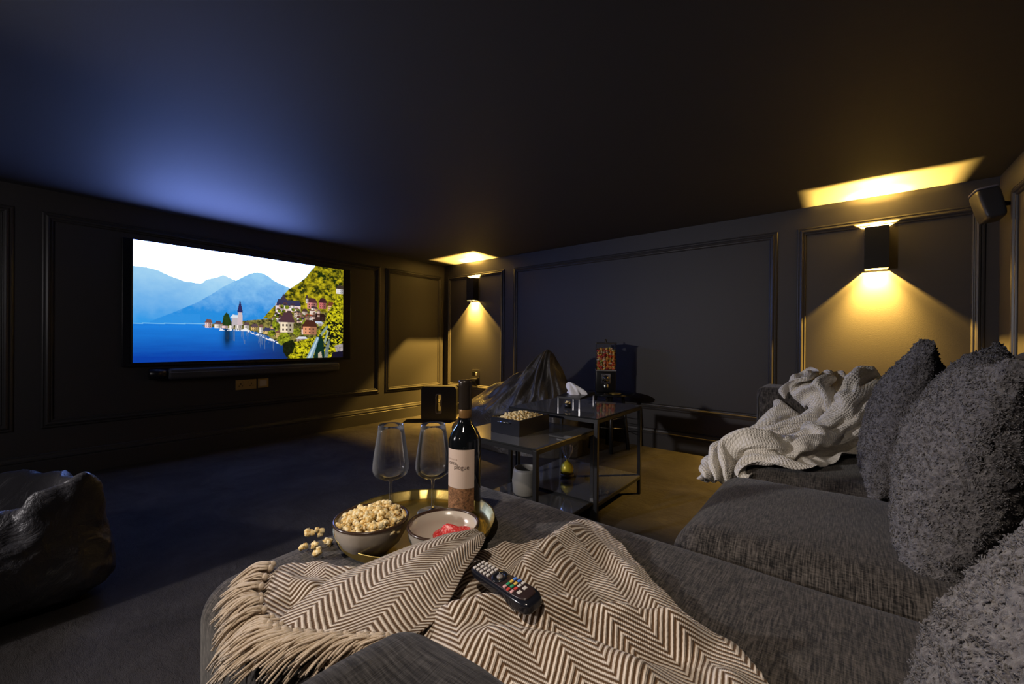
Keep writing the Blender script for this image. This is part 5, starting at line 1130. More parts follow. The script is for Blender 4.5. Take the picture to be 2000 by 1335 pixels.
    ((-377,1857,470),(-365,1845,470),(-347,1827,471),(-328,1806,473),(-338,1796,489),(-323,1781,494),(-333,1779,506),(-351,1783,506),(-367,1788,482),(-395,1790,480),(-403,1795,466),(-421,1795,466),(-419,1789,484),(-404,1779,503),(-379,1765,501),(-391,1756,520),(-377,1748,522),(-365,1737,524),(-371,1745,542),(-351,1729,538),(-360,1732,563),(-357,1728,587),(-346,1739,591),(-337,1732,574),(-325,1732,564),(-311,1715,578),(-290,1709,559),(-278,1697,563),(-280,1686,579),(-296,1695,579),(-287,1682,598),(-270,1661,609),(-271,1655,629),(-271,1658,650),(-258,1642,650),(-257,1634,632),(-251,1616,612),(-242,1605,587),(-247,1627,584),(-242,1623,569),(-238,1610,566),(-228,1594,564),(-226,1599,534),(-217,1583,540),(-215,1579,561),(-201,1577,562)),
    ((-411,1809,452),(-395,1802,452),(-371,1786,461),(-343,1776,460),(-327,1773,473),(-344,1767,476),(-353,1763,488),(-364,1748,496),(-382,1745,476),(-403,1741,483),(-393,1734,462),(-410,1739,460),(-423,1737,471),(-420,1737,500),(-392,1734,496),(-392,1728,517),(-390,1728,531),(-377,1723,540),(-361,1717,536),(-364,1705,566),(-344,1691,569),(-332,1682,586),(-314,1685,576),(-325,1690,564),(-331,1693,544),(-310,1687,557),(-297,1691,545),(-288,1682,555),(-285,1669,568),(-302,1674,572),(-310,1661,593),(-305,1637,606),(-316,1637,624),(-307,1627,631),(-300,1612,635),(-295,1623,614),(-278,1610,593),(-266,1601,577),(-265,1625,581),(-259,1617,566),(-254,1604,556),(-254,1583,563),(-263,1592,537),(-250,1579,527),(-252,1579,543),(-244,1569,542)),
    ((-429,1750,444),(-404,1749,443),(-377,1747,447),(-351,1744,462),(-334,1740,472),(-339,1741,487),(-353,1732,476),(-374,1722,469),(-389,1698,479),(-405,1691,488),(-413,1683,471),(-428,1686,467),(-429,1694,484),(-415,1698,512),(-387,1708,510),(-366,1720,511),(-372,1711,525),(-380,1698,532),(-362,1686,536),(-383,1673,555),(-376,1659,574),(-366,1652,589),(-348,1645,574),(-358,1658,565),(-337,1655,557),(-321,1671,541),(-303,1669,552),(-286,1668,540),(-282,1654,553),(-302,1652,562),(-328,1646,571),(-343,1625,586),(-349,1616,599),(-341,1604,607),(-322,1606,596),(-311,1613,578),(-292,1598,564),(-288,1622,564),(-280,1638,568),(-266,1629,555),(-270,1608,556),(-280,1586,552),(-280,1557,541),(-275,1549,525),(-265,1536,520),(-266,1533,533)),
    ((-425,1728,441),(-400,1728,442),(-371,1724,448),(-351,1721,463),(-334,1720,466),(-341,1716,486),(-359,1718,489),(-371,1699,471),(-397,1683,458),(-400,1671,473),(-410,1671,485),(-428,1663,488),(-423,1674,502),(-398,1682,516),(-371,1692,508),(-355,1705,509),(-353,1697,524),(-366,1687,520),(-381,1673,529),(-383,1650,550),(-385,1633,572),(-370,1638,568),(-354,1627,566),(-363,1644,551),(-346,1661,538),(-325,1650,542),(-310,1662,535),(-302,1652,542),(-290,1642,532),(-307,1632,551),(-338,1627,558),(-350,1605,571),(-350,1592,587),(-334,1594,590),(-329,1610,576),(-311,1595,562),(-296,1615,549),(-279,1618,543),(-274,1638,545),(-256,1640,545),(-264,1612,541),(-281,1590,531),(-290,1564,520),(-294,1544,514),(-288,1529,505),(-275,1524,502)),
    ((-422,1707,439),(-394,1705,441),(-368,1701,450),(-349,1703,455),(-350,1702,471),(-340,1694,485),(-360,1693,492),(-379,1680,482),(-393,1659,465),(-413,1654,461),(-418,1651,477),(-401,1652,489),(-410,1655,507),(-381,1666,513),(-359,1677,505),(-347,1689,500),(-338,1681,516),(-351,1672,522),(-369,1653,529),(-383,1630,542),(-383,1613,562),(-364,1610,566),(-365,1619,550),(-353,1628,545),(-350,1645,527),(-331,1662,525),(-315,1671,520),(-302,1659,518),(-314,1645,526),(-321,1629,536),(-346,1610,545),(-348,1591,559),(-344,1577,571),(-326,1587,572),(-332,1602,554),(-310,1610,548),(-287,1609,529),(-289,1632,535),(-273,1622,528),(-256,1625,518),(-249,1612,534),(-269,1590,519),(-269,1557,514),(-284,1557,503),(-280,1545,492),(-270,1537,484)),
    ((-425,1673,436),(-397,1674,443),(-373,1677,456),(-350,1676,454),(-348,1673,470),(-365,1678,473),(-367,1665,487),(-386,1646,487),(-395,1626,471),(-411,1620,470),(-419,1616,487),(-404,1623,494),(-390,1633,512),(-363,1649,502),(-352,1662,497),(-338,1673,487),(-338,1658,501),(-348,1651,511),(-369,1631,515),(-379,1605,528),(-374,1591,541),(-358,1585,548),(-357,1600,532),(-357,1614,524),(-337,1628,525),(-327,1646,511),(-325,1667,506),(-312,1651,503),(-314,1635,511),(-325,1615,517),(-342,1593,530),(-343,1571,539),(-330,1578,546),(-313,1581,549),(-327,1595,534),(-309,1612,529),(-300,1632,523),(-285,1649,512),(-274,1635,510),(-271,1617,509),(-253,1608,508),(-253,1587,512),(-252,1558,511),(-256,1538,511),(-243,1526,498),(-235,1528,484)),
    ((-429,1627,432),(-405,1637,449),(-385,1644,458),(-377,1656,446),(-365,1648,451),(-371,1648,463),(-376,1629,480),(-384,1605,487),(-397,1585,482),(-414,1575,486),(-402,1577,501),(-389,1587,505),(-374,1608,501),(-361,1631,491),(-358,1647,482),(-348,1657,474),(-346,1642,484),(-348,1626,494),(-359,1599,501),(-368,1583,511),(-381,1565,513),(-361,1559,528),(-353,1575,515),(-344,1595,511),(-334,1621,502),(-330,1638,493),(-328,1656,485),(-315,1647,487),(-316,1627,495),(-323,1603,501),(-330,1578,508),(-326,1559,515),(-309,1560,526),(-316,1578,513),(-314,1595,513),(-293,1618,506),(-300,1640,489),(-288,1652,490),(-264,1642,482),(-275,1625,493),(-264,1607,493),(-266,1581,498),(-247,1572,499),(-230,1559,501),(-220,1565,533),(-238,1547,527)),
    ((-421,1603,439),(-404,1614,459),(-388,1624,452),(-384,1635,437),(-373,1629,446),(-375,1620,458),(-383,1604,474),(-378,1580,482),(-387,1564,485),(-399,1551,483),(-387,1556,499),(-369,1574,494),(-366,1598,488),(-361,1622,468),(-358,1638,463),(-348,1643,454),(-349,1626,467),(-351,1612,478),(-355,1584,485),(-355,1564,496),(-364,1546,498),(-347,1550,511),(-342,1566,506),(-340,1592,492),(-336,1617,480),(-335,1633,476),(-335,1650,467),(-323,1638,474),(-322,1618,480),(-326,1591,484),(-318,1577,490),(-325,1563,496),(-314,1549,506),(-309,1567,500),(-297,1574,523),(-298,1606,496),(-296,1630,468),(-290,1647,466),(-278,1634,467),(-281,1622,478),(-264,1608,476),(-266,1581,480),(-259,1562,493),(-247,1562,478),(-239,1584,486),(-232,1582,513)),
    ((-413,1582,447),(-394,1597,460),(-386,1608,446),(-384,1617,427),(-372,1607,430),(-374,1602,451),(-387,1582,464),(-370,1560,467),(-386,1548,466),(-379,1540,477),(-370,1542,493),(-365,1564,484),(-364,1594,462),(-357,1617,449),(-358,1634,442),(-348,1624,437),(-346,1611,452),(-351,1596,462),(-351,1571,470),(-350,1555,477),(-348,1541,486),(-337,1543,495),(-337,1564,481),(-339,1589,471),(-335,1614,460),(-335,1629,454),(-328,1643,446),(-322,1629,458),(-323,1604,464),(-326,1577,466),(-316,1564,471),(-323,1550,479),(-315,1542,491),(-300,1560,483),(-297,1583,483),(-308,1600,479),(-298,1619,451),(-295,1634,448),(-278,1630,445),(-286,1609,460),(-271,1596,461),(-285,1574,476),(-278,1571,491),(-269,1563,479),(-256,1572,468),(-251,1592,475)),
    ((-400,1564,454),(-402,1591,441),(-401,1611,435),(-400,1621,429),(-396,1613,434),(-390,1595,442),(-382,1568,454),(-376,1542,465),(-371,1527,475),(-368,1526,472),(-368,1538,469),(-367,1562,457),(-371,1591,445),(-369,1614,435),(-369,1625,431),(-366,1622,432),(-360,1606,440),(-354,1579,451),(-345,1553,463),(-341,1534,472),(-335,1530,473),(-334,1537,469),(-336,1562,460),(-336,1588,448),(-338,1613,437),(-338,1629,431),(-334,1631,430),(-328,1616,437),(-322,1592,448),(-316,1566,460),(-309,1544,471),(-305,1535,474),(-302,1540,471),(-303,1561,464),(-304,1588,453),(-306,1614,440),(-304,1632,433),(-305,1637,431),(-300,1627,434),(-292,1602,445),(-285,1576,456),(-278,1553,468),(-273,1541,474),(-271,1543,472),(-268,1561,465),(-272,1585,456)),
)
def white_throw():
    G = np.array(THROW, float) / 1000.0
    for _ in range(1):
        G[1:-1] = (G[:-2] + 4 * G[1:-1] + G[2:]) / 6
    nv, nu = G.shape[:2]
    uv = np.dstack(np.meshgrid(np.linspace(0, .90, nu), np.linspace(0, 1.66, nv)))
    ob = cloth_mesh([(G, uv)], 'white_throw', M_knit, 0.005)
    md = ob.modifiers.new('fine', 'SUBSURF'); md.levels = 2; md.render_levels = 2
    tag(ob, 'off-white waffle knit throw heaped over the far sofa arm and seat', 'blanket')
white_throw()

# ------------------------------------------------------------------ tray, bowls, bottle, glasses
ZS = 0.5105   # seat surface under the tray
def tray():
    t = lathe('brass_tray', [(0, 0.0), (0.155, 0.0), (0.168, 0.004), (0.176, 0.024), (0.179, 0.027), (0.178, 0.024), (0.170, 0.005), (0.158, 0.0022), (0.150, 0.0035), (0.146, 0.0022), (0, 0.0022)], M_brass, None, 96, loc=(-0.762, 0.595, ZS))
    tag(t, 'round brass tray carrying wine bottle, glasses and bowls on the chaise', 'tray')
tray()
ZT_ = ZS + 0.0028
M_bowl = mat('cream_glazed_ceramic', (0.50, 0.44, 0.365), 0.22)
M_rim = mat('brown_glazed_rim', (0.05, 0.028, 0.018), 0.25)
def bowl(loc, R, H, label):
    t = E('ceramic_bowl', loc, label, 'bowl', 'cream bowls with brown rims on the tray')
    prof = [(0, 0.004), (R * .42, 0.0), (R * .50, 0.002), (R * .78, H * .30), (R * .94, H * .62), (R * .998, H * .965), (R, H * .975)]
    inner = [(R - .004, H * .975), (R * .90, H * .62), (R * .74, H * .34), (R * .45, 0.010), (0, 0.008)]
    lathe('body', prof + inner, M_bowl, t, 72)
    lathe('rim', [(R + .0006, H * .955), (R + .0008, H), (R - .002, H + .0016), (R - .0048, H), (R - .0046, H * .955)], M_rim, t, 72)
    return t
B1 = (-0.752, 0.471, ZT_); B2 = (-0.625, 0.553, ZT_)
bowl(B1, 0.074, 0.068, 'cream bowl with brown rim heaped with popcorn')
bowl(B2, 0.072, 0.064, 'cream bowl with brown rim holding a few red sweets')

def bottle():
    t = E('wine_bottle', (-0.709, 0.694, ZT_), 'dark wine bottle with a cream label standing on the brass tray', 'bottle')
    M_b = mat('dark_bottle_glass', (0.004, 0.005, 0.006), 0.04, spec=0.7, Coat_Weight=0.6)
    R = 0.0390
    prof = [(0, 0.004), (0.028, 0.0), (0.034, 0.003), (R, 0.010), (R, 0.195), (0.0345, 0.207), (0.028, 0.220), (0.019, 0.231), (0.0150, 0.242), (0.0140, 0.262), (0.0136, 0.306)]
    lathe('glass_body', prof + [(0.0, 0.306)], M_b, t, 64)
    # foil capsule (clear brownish sleeve) and top ring
    M_f = mat('dark_foil_capsule', (0.03, 0.022, 0.016), 0.30, 0.4)
    lathe('capsule', [(0.0152, 0.268), (0.0156, 0.270), (0.0152, 0.318), (0.0160, 0.320), (0.0162, 0.332), (0.0150, 0.337), (0, 0.338)], M_f, t, 40)
    lathe('neck_band', [(0.0148, 0.247), (0.0153, 0.248), (0.0153, 0.266), (0.0150, 0.267)], mat('amber_neck_band', (0.22, 0.12, 0.04), 0.3, 0.3), t, 40)
    # label: curved sheet facing the camera
    cam_dir = math.atan2(-0.688, 0.716)   # towards the camera from the bottle
    def curved(name, a0, a1, z0, z1, r, m, parent, n=30, uvs=None):
        V, F = [], []
        for i in range(n + 1):
            a = a0 + (a1 - a0) * i / n
            V += [(r * math.cos(a), r * math.sin(a), z0), (r * math.cos(a), r * math.sin(a), z1)]
        F = [(2 * i, 2 * i + 2, 2 * i + 3, 2 * i + 1) for i in range(n)]
        return mesh(name, V, F, m, parent, True)
    mid = cam_dir - math.radians(22)
    hw = math.radians(56)
    M_l = mat('cream_paper_label', (0.60, 0.47, 0.38), 0.75, spec=0.2)
    lab = curved('label', mid - hw, mid + hw, 0.088, 0.178, R + 0.0005, M_l, t)
    M_pic = mat('sepia_label_picture', (0.25, 0.14, 0.07), 0.7, spec=0.2)
    f = noise_tex(M_pic, coords(M_pic), 70, 5, 0.6, 2.5)
    setcol(M_pic, ramp(M_pic, f, [(0.3, (0.045, 0.035, 0.02)), (0.5, (0.25, 0.12, 0.055)), (0.7, (0.42, 0.22, 0.11))]))
    curved('label_picture', mid - hw, mid + hw, 0.034, 0.0875, R + 0.0005, M_pic, t)
    # lettering bent round the glass
    M_ink = mat('label_ink', (0.08, 0.05, 0.04), 0.7)
    M_ink2 = mat('pale_label_ink', (0.30, 0.20, 0.14), 0.7)
    def text_on(body, size, a_left, z, m_, name):
        cu = bpy.data.curves.new(name, 'FONT'); cu.body = body; cu.size = size; cu.align_x = 'LEFT'; cu.extrude = 0
        o = bpy.data.objects.new(name, cu); COL.objects.link(o)
        dg = bpy.context.evaluated_depsgraph_get()
        me = bpy.data.meshes.new_from_object(o.evaluated_get(dg))
        bpy.data.objects.remove(o)
        bm = bmesh.new(); bm.from_mesh(me)
        bmesh.ops.triangulate(bm, faces=bm.faces)
        rr = R + 0.0010
        for vtx in bm.verts:
            a = a_left + vtx.co.x / rr
            vtx.co = Vector((rr * math.cos(a), rr * math.sin(a), z + vtx.co.y))
        bm.to_mesh(me); bm.free()
        me.materials.clear()
        me_obj(name, me, m_, lab, False)
    text_on('a l i c e t t e', 0.0066, mid - hw * 0.92, 0.1530, M_ink2, 'label_writing')
    text_on('conte,', 0.0125, mid - hw * 0.86, 0.1425, M_ink, 'label_writing')
    text_on('plogue', 0.0140, mid - hw * 0.30, 0.1330, M_ink, 'label_writing')
bottle()

def wineglass(loc, label, first=None):
    if first is not None: return dup(first, loc, label=label)
    t = E('wine_glass', loc, label, 'wine glass', 'empty wine glasses on the tray')
    outer = [(0, 0.0), (0.036, 0.0), (0.0375, 0.0012), (0.034, 0.0026), (0.012, 0.005), (0.0045, 0.010), (0.0034, 0.022), (0.0034, 0.062), (0.0042, 0.072), (0.010, 0.078),
             (0.030, 0.0845), (0.0400, 0.093), (0.0435, 0.104), (0.0430, 0.120), (0.0400, 0.145), (0.0360, 0.172), (0.0322, 0.198), (0.0300, 0.2140)]
    inner = [(0.0291, 0.2142), (0.0312, 0.198), (0.0350, 0.172), (0.0390, 0.145), (0.0420, 0.120), (0.0424, 0.104), (0.0390, 0.0945), (0.029, 0.0868), (0.010, 0.0815), (0, 0.0808)]
    lift = lambda L_: [(r, z if z < 0.03 else z + 0.008) for r, z in L_]
    outer, inner = lift(outer), lift(inner)
    lathe('glass', outer + inner, M_glass, t, 64)
    return t
g1 = wineglass((-0.872, 0.598, ZT_), 'empty stemmed wine glass, left one, behind the popcorn bowl')
wineglass((-0.800, 0.672, ZT_), 'empty stemmed wine glass, right one, just left of the wine bottle', g1)

# popcorn
M_pop = mat('buttery_popcorn', (0.75, 0.58, 0.33), 0.75, spec=0.3, Subsurface_Weight=0.0)
f = noise_tex(M_pop, coords(M_pop), 130, 3, 0.6)
setcol(M_pop, ramp(M_pop, f, [(0.32, (0.66, 0.34, 0.07)), (0.43, (0.88, 0.64, 0.25)), (0.60, (0.96, 0.84, 0.54))]))
bump(M_pop, noise_tex(M_pop, coords(M_pop), 420, 3), 0.5, 0.002)
def popcorn_mesh(seed, s=1.0):
    R = random.Random(seed)
    bm = bmesh.new()
    k_ = R.randint(5, 8)
    for i in range(k_):
        r = R.uniform(0.0032, 0.0066) * s
        d = Vector((R.gauss(0, 1), R.gauss(0, 1), R.gauss(0, 1))).normalized() * R.uniform(0.003, 0.0078) * s
        q = bmesh.ops.create_icosphere(bm, subdivisions=2, radius=r)
        for vt in q['verts']:
            n_ = noise.noise(vt.co * 420 + Vector((seed, i, 0)))
            vt.co = vt.co * (1 + 0.60 * n_) + d
    me = bpy.data.meshes.new('popcorn'); bm.to_mesh(me); bm.free()
    me.materials.append(M_pop); me.polygons.foreach_set('use_smooth', [True] * len(me.polygons))
    return me
POPS = [popcorn_mesh(i) for i in range(6)]
POPS_S = [popcorn_mesh(20 + i, 0.95) for i in range(3)]
def pop(me, p, label, group, sc=1.0):
    o = bpy.data.objects.new('popcorn', me); COL.objects.link(o)
    o.location = p; o.rotation_euler = (random.uniform(0, 6), random.uniform(0, 6), random.uniform(0, 6)); o.scale = (sc,) * 3
    tag(o, label, 'popcorn', group)
def pop_bowl():
    pts = []
    R = random.Random(11)
    tries = 0
    while len(pts) < 105 and tries < 20000:
        tries += 1
        a = R.uniform(0, 2 * PI); r = 0.063 * math.sqrt(R.random())
        x, y = r * math.cos(a), r * math.sin(a)
        # heap is highest towards the far right side of the bowl
        cx, cy = x * 0.77 + y * 0.63, -x * 0.63 + y * 0.77
        top = 0.058 + 0.026 * max(0, 1 - (r / 0.066) ** 2) + 0.014 * max(0, (cx + 0.01) / 0.05) * max(0, 1 - (r / 0.07) ** 4)
        z = top - R.uniform(0.0, 0.022)
        if r > 0.050: z = max(z, 0.058)
        if all((x - q[0]) ** 2 + (y - q[1]) ** 2 + (z - q[2]) ** 2 > 0.0098 ** 2 for q in pts): pts.append((x, y, z))
    for q in pts:
        pop(POPS[R.randint(0, 5)], (B1[0] + q[0], B1[1] + q[1], B1[2] + q[2]), 'piece of buttery popcorn heaped in the cream bowl', 'popcorn heaped in the cream bowl', 1.0)
pop_bowl()
for (x, y, lab) in ((-0.915, 0.418, 'loose popcorn piece on the chaise, farthest of the spill'), (-0.900, 0.432, 'loose popcorn piece on the chaise touching the farthest one, on its right'),
                    (-0.862, 0.382, 'loose popcorn piece on the chaise, leftmost of the near cluster'), (-0.848, 0.400, 'loose popcorn piece on the chaise in the middle of the near cluster'),
                    (-0.845, 0.425, 'loose popcorn piece on the chaise nearest the tray'), (-0.815, 0.388, 'loose popcorn piece on the chaise nearest the herringbone throw')):
    pop(POPS[int(abs(x) * 1000) % 6], (x, y, ZS + 0.0085), lab, 'popcorn spilled on the chaise', 1.05)

# red sweets
M_red = mat('red_sugared_sweet', (0.75, 0.035, 0.035), 0.35, Subsurface_Weight=0.0)
f = noise_tex(M_red, coords(M_red), 300, 3)
setcol(M_red, ramp(M_red, f, [(0.38, (0.62, 0.02, 0.02)), (0.55, (0.80, 0.06, 0.06)), (0.66, (0.90, 0.42, 0.40))]))
def sweet(p, rot, s, label):
    o = sbox('red_sweet', (0, 0, 0), (0.023 * s, 0.018 * s, 0.0095 * s), 2.6, 12, M_red, None, lambda V, Q: V * (1 + 0.05 * vnoise(V, 150, s))[:, None])
    o.location = (B2[0] + p[0] - 0.004, B2[1] + p[1] + 0.010, B2[2] + p[2] + 0.006); o.rotation_euler = rot
    tag(o, label, 'sweet', 'red sweets in the bowl')
sweet((0.014, 0.002, 0.034), (1.1, 0.3, 0.6), 1.0, 'red sugared sweet standing on edge, tallest in the bowl')
sweet((0.026, 0.024, 0.028), (0.7, 0.2, 1.4), 1.0, 'red sugared sweet leaning on the right side of the bowl')
sweet((-0.012, 0.006, 0.020), (0.1, 0.1, 0.2), 1.0, 'red sweet lying flat on the left in the bowl')
sweet((0.004, 0.030, 0.020), (0.15, -0.1, 1.9), 0.95, 'red sweet lying flat behind the others in the bowl')
sweet((0.008, -0.022, 0.021), (0.1, 0.15, 2.8), 0.95, 'red sweet lying flat at the near side of the bowl')

# ------------------------------------------------------------------ remote control
def remote():
    a = Vector((-0.478, 0.500, 0.560)); b = Vector((-0.346, 0.478, 0.566))
    t = E('remote_control', (a + b) / 2, 'black television remote with coloured buttons lying on the herringbone throw', 'remote control')
    d = (b - a).normalized()
    side = Vector((0, 0, 1)).cross(d).normalized()
    side = (side + Vector((0, 0, 0.16))).normalized()
    up = d.cross(side).normalized()
    side = up.cross(d).normalized()
    t.rotation_euler = Matrix((d, side, up)).transposed().to_euler()
    L_, Wd, Th = 0.074, 0.021, 0.0105
    M_body = mat('gloss_black_remote', (0.010, 0.011, 0.016), 0.16)
    def fn(V, Q):
        # waisted, thicker towards the near end, domed top
        u = Q[:, 0]
        V[:, 1] *= 0.86 + 0.16 * np.clip(u, -1, 1) + 0.05 * u * u
        V[:, 2] *= 0.80 + 0.38 * np.clip(u * .6 + .4, 0, 1)
        return V
    sbox('body', (0, 0, 0), (L_, Wd, Th), 4.2, 24, M_body, t, fn)
    M_face = mat('dark_brown_remote_face', (0.030, 0.018, 0.018), 0.3)
    sbox('button_panel', (0.002, 0, 0.0085), (L_ * .86, Wd * .78, 0.003), 4, 16, M_face, t, fn)
    lathe('navigation_ring', [(0.0065, 0), (0.0072, 0.0022), (0.0125, 0.0022), (0.0135, 0)], M_body, t, 32, loc=(-0.006, 0, 0.0105))
    lathe('select_button', [(0, 0.0024), (0.0045, 0.0022), (0.005, 0)], mat('grey_select', (0.25, 0.23, 0.22), 0.35), t, 24, loc=(-0.006, 0, 0.0105))
    cols = {'g': (0.62, 0.58, 0.54), 'R': (0.6, 0.06, 0.05), 'G': (0.04, 0.32, 0.14), 'Y': (0.75, 0.50, 0.10), 'B': (0.08, 0.22, 0.65), 'P': (0.75, 0.42, 0.42)}
    ms = {k_: mat('remote_button_' + {'g': 'grey', 'R': 'red', 'G': 'green', 'Y': 'yellow', 'B': 'blue', 'P': 'pink'}[k_], c, 0.4) for k_, c in cols.items()}
    def btn(x, y, m_, sx=0.0024, sy=0.0030, z=0.0120):
        box('button', x - sx, x + sx, y - sy, y + sy, z - 0.0015, z + 0.0014, m_, t, 0.0008, 2)
    for i in range(5):
        for j in (-1, 0, 1): btn(-0.060 + 0.0088 * i, j * 0.0085, ms['g'], z=0.0098 + 0.0002 * i)
    for y, k_ in ((-0.0105, 'P'), (-0.0035, 'G'), (0.0035, 'Y'), (0.0105, 'B')): btn(0.0190, y, ms[k_])
    for y, k_ in ((-0.0115, 'R'), (-0.0038, 'G'), (0.0038, 'Y'), (0.0115, 'B')): btn(0.0280, y, ms[k_])
    for y, k_ in ((-0.0115, 'P'), (-0.0038, 'R'), (0.0038, 'g'), (0.0115, 'g')): btn(0.0365, y, ms[k_])
    for y in (-0.006, 0.005): btn(0.047, y, ms['g'], 0.0032, 0.0036)
remote()

# ------------------------------------------------------------------ nest of tables
def table(x0, x1, y0, y1, h, label, shelf=None, g=0.020):
    t = E('nesting_table', ((x0 + x1) / 2, (y0 + y1) / 2, 0), label, 'table', 'nest of black metal and glass tables')
    hx, hy = (x1 - x0) / 2, (y1 - y0) / 2
    for sx in (-1, 1):
        for sy in (-1, 1):
            cx, cy = sx * (hx - g / 2), sy * (hy - g / 2)
            box('leg', cx - g / 2, cx + g / 2, cy - g / 2, cy + g / 2, 0, h - 0.008, M_blackmetal, t, 0.001)
    bm = bmesh.new()
    zt = h - 0.004
    for sy in (-1, 1):
        y_ = sy * (hy - g / 2)
        bm_box(bm, -hx + g, hx - g, y_ - g / 2, y_ + g / 2, zt - 0.022, zt - 0.004)
    for sx in (-1, 1):
        x_ = sx * (hx - g / 2)
        bm_box(bm, x_ - g / 2, x_ + g / 2, -hy + g, hy - g, zt - 0.022, zt - 0.004)
    bm_obj('top_frame', bm, M_blackmetal, t)
    box('glass_top', -hx + 0.001, hx - 0.001, -hy + 0.001, hy - 0.001, h - 0.0075, h, M_tableglass, t, 0.001)
    if shelf:
        bm = bmesh.new()
        for sx in (-1, 1):
            x_ = sx * (hx - g / 2)
            bm_box(bm, x_ - g / 2, x_ + g / 2, -hy + g, hy - g, shelf - 0.02, shelf - 0.004)
        bm_obj('shelf_rail', bm, M_blackmetal, t)
        box('glass_shelf', -hx + g, hx - 0.001, -hy + 0.001, hy - 0.001, shelf - 0.0035, shelf + 0.003, M_tableglass, t)
    return t
ta = table(-1.565, -0.975, 1.895, 2.485, 0.550, 'larger black-framed glass table with a low glass shelf', 0.115)
tb = table(-1.545, -1.020, 1.425, 1.960, 0.480, 'smaller black-framed glass table pulled out from under the larger one', 0.104)

# box of popcorn on the smaller table
def crate():
    cx, cy, z = -1.305, 1.68, 0.4805
    t = E('popcorn_box', (cx, cy, z), 'black open box with metal handle full of popcorn on the smaller table', 'box', rz=math.radians(0))
    hx, hy, h, th = 0.092, 0.128, 0.078, 0.008
    bm = bmesh.new()
    bm_box(bm, -hx, hx, -hy, hy, 0, th)
    bm_box(bm, -hx, -hx + th, -hy, hy, th, h); bm_box(bm, hx - th, hx, -hy, hy, th, h)
    bm_box(bm, -hx + th, hx - th, -hy, -hy + th, th, h); bm_box(bm, -hx + th, hx - th, hy - th, hy, th, h)
    bm_obj('crate_body', bm, mat('black_stained_wood', (0.012, 0.013, 0.020), 0.30), t)
    tube('handle', [(-0.035, -hy, 0.058), (-0.035, -hy - 0.012, 0.062), (0.035, -hy - 0.012, 0.062), (0.035, -hy, 0.058)], 0.003, M_chrome, t, 8)
    R = random.Random(3)
    pts = []
    tries = 0
    while len(pts) < 95 and tries < 9000:
        tries += 1
        x, y = R.uniform(-hx + .02, hx - .02), R.uniform(-hy + .02, hy - .02)
        zz = 0.064 + 0.026 * (1 - (x / hx) ** 2) * (1 - (y / hy) ** 2) - R.uniform(0, 0.008)
        if all((x - q[0]) ** 2 + (y - q[1]) ** 2 > 0.0155 ** 2 for q in pts): pts.append((x, y, zz))
    for x, y, zz in pts:
        pop(POPS_S[R.randint(0, 2)], (cx + x, cy + y, z + zz), 'piece of popcorn in the black box on the smaller table', 'popcorn in the black box', 1.25)
    box('inner_tray', -hx + th, hx - th, -hy + th, hy - th, 0.048, 0.053, M_pop, t)
crate()

M_foot = mat('frosted_clear_foot', (0.45, 0.45, 0.45), 0.12, 0.3)
# tissue box on clear legs, on the larger table
def tissue_box():
    t = E('tissue_box', (-1.285, 2.215, 0.5505), 'black tissue box on clear acrylic feet on the larger glass table', 'tissue box', rz=math.radians(6))
    # slanted top panel
    V = [(-0.075, -0.115, 0.052), (0.075, -0.115, 0.052), (0.075, 0.115, 0.056), (-0.075, 0.115, 0.056), (-0.075, -0.115, 0.062), (0.075, -0.115, 0.062), (0.075, 0.115, 0.078), (-0.075, 0.115, 0.078)]
    F = [(0, 3, 2, 1), (4, 5, 6, 7), (0, 1, 5, 4), (1, 2, 6, 5), (2, 3, 7, 6), (3, 0, 4, 7)]
    mesh('lid', V, F, M_black, t, False)
    for (x, y, h) in ((-0.069, -0.109, 0.052), (0.069, -0.109, 0.052), (-0.069, 0.109, 0.055), (0.069, 0.109, 0.055)):
        box('foot', x - .004, x + .004, y - .004, y + .004, 0, h, M_foot, t)
    # tissue: crumpled peak
    nu, nv = 34, 26
    G = np.zeros((nv, nu, 3)); 
    for i in range(nv):
        f_ = i / (nv - 1)
        for j in range(nu):
            a = 2 * PI * j / (nu - 1)
            r = 0.045 * (1 - f_) ** 0.6 * (1 + 0.35 * math.sin(3 * a + 4 * f_) + 0.2 * math.sin(7 * a + 2)) + 0.006
            G[i, j] = (r * math.cos(a) * 1.2 - 0.045 * f_ ** 1.5, r * math.sin(a) * 0.6, 0.068 + 0.075 * f_ - 0.004)
    M_t = mat('white_tissue', (0.85, 0.83, 0.84), 0.9, spec=0.1)
    o = cloth_mesh([(G, G[..., :2])], 'tissue', M_t); o.parent = t
    t2 = E('snack_pot', (-1.268, 2.088, 0.5505), 'tiny black pot of popcorn in front of the tissue box', 'pot')
    lathe('pot_body', [(0, 0), (0.020, 0), (0.021, 0.028), (0.018, 0.028), (0.017, 0.006), (0, 0.006)], M_black, t2, 20)
    for i in range(5):
        a = i * 1.26
        pop(POPS_S[i % 3], (-1.268 + 0.009 * math.cos(a), 2.088 + 0.009 * math.sin(a), 0.5505 + 0.030 + 0.004 * (i == 4)), 'piece of popcorn in the tiny black pot', 'popcorn in the tiny pot', 0.9)
tissue_box()

# planter on shelf
def planter():
    t = E('ceramic_pot', (-1.355, 1.795, 0.1075), 'round grey ceramic pot on the low glass shelf', 'pot')
    M_c = mat('grey_speckled_ceramic', (0.24, 0.23, 0.20), 0.5)
    lathe('pot_body', [(0, 0), (0.062, 0), (0.070, 0.01), (0.076, 0.07), (0.070, 0.125), (0.064, 0.142), (0.060, 0.140), (0.064, 0.12), (0.068, 0.07), (0.060, 0.014), (0, 0.012)], M_c, t, 48)
planter_x = None
def put_planter():
    planter()
put_planter()

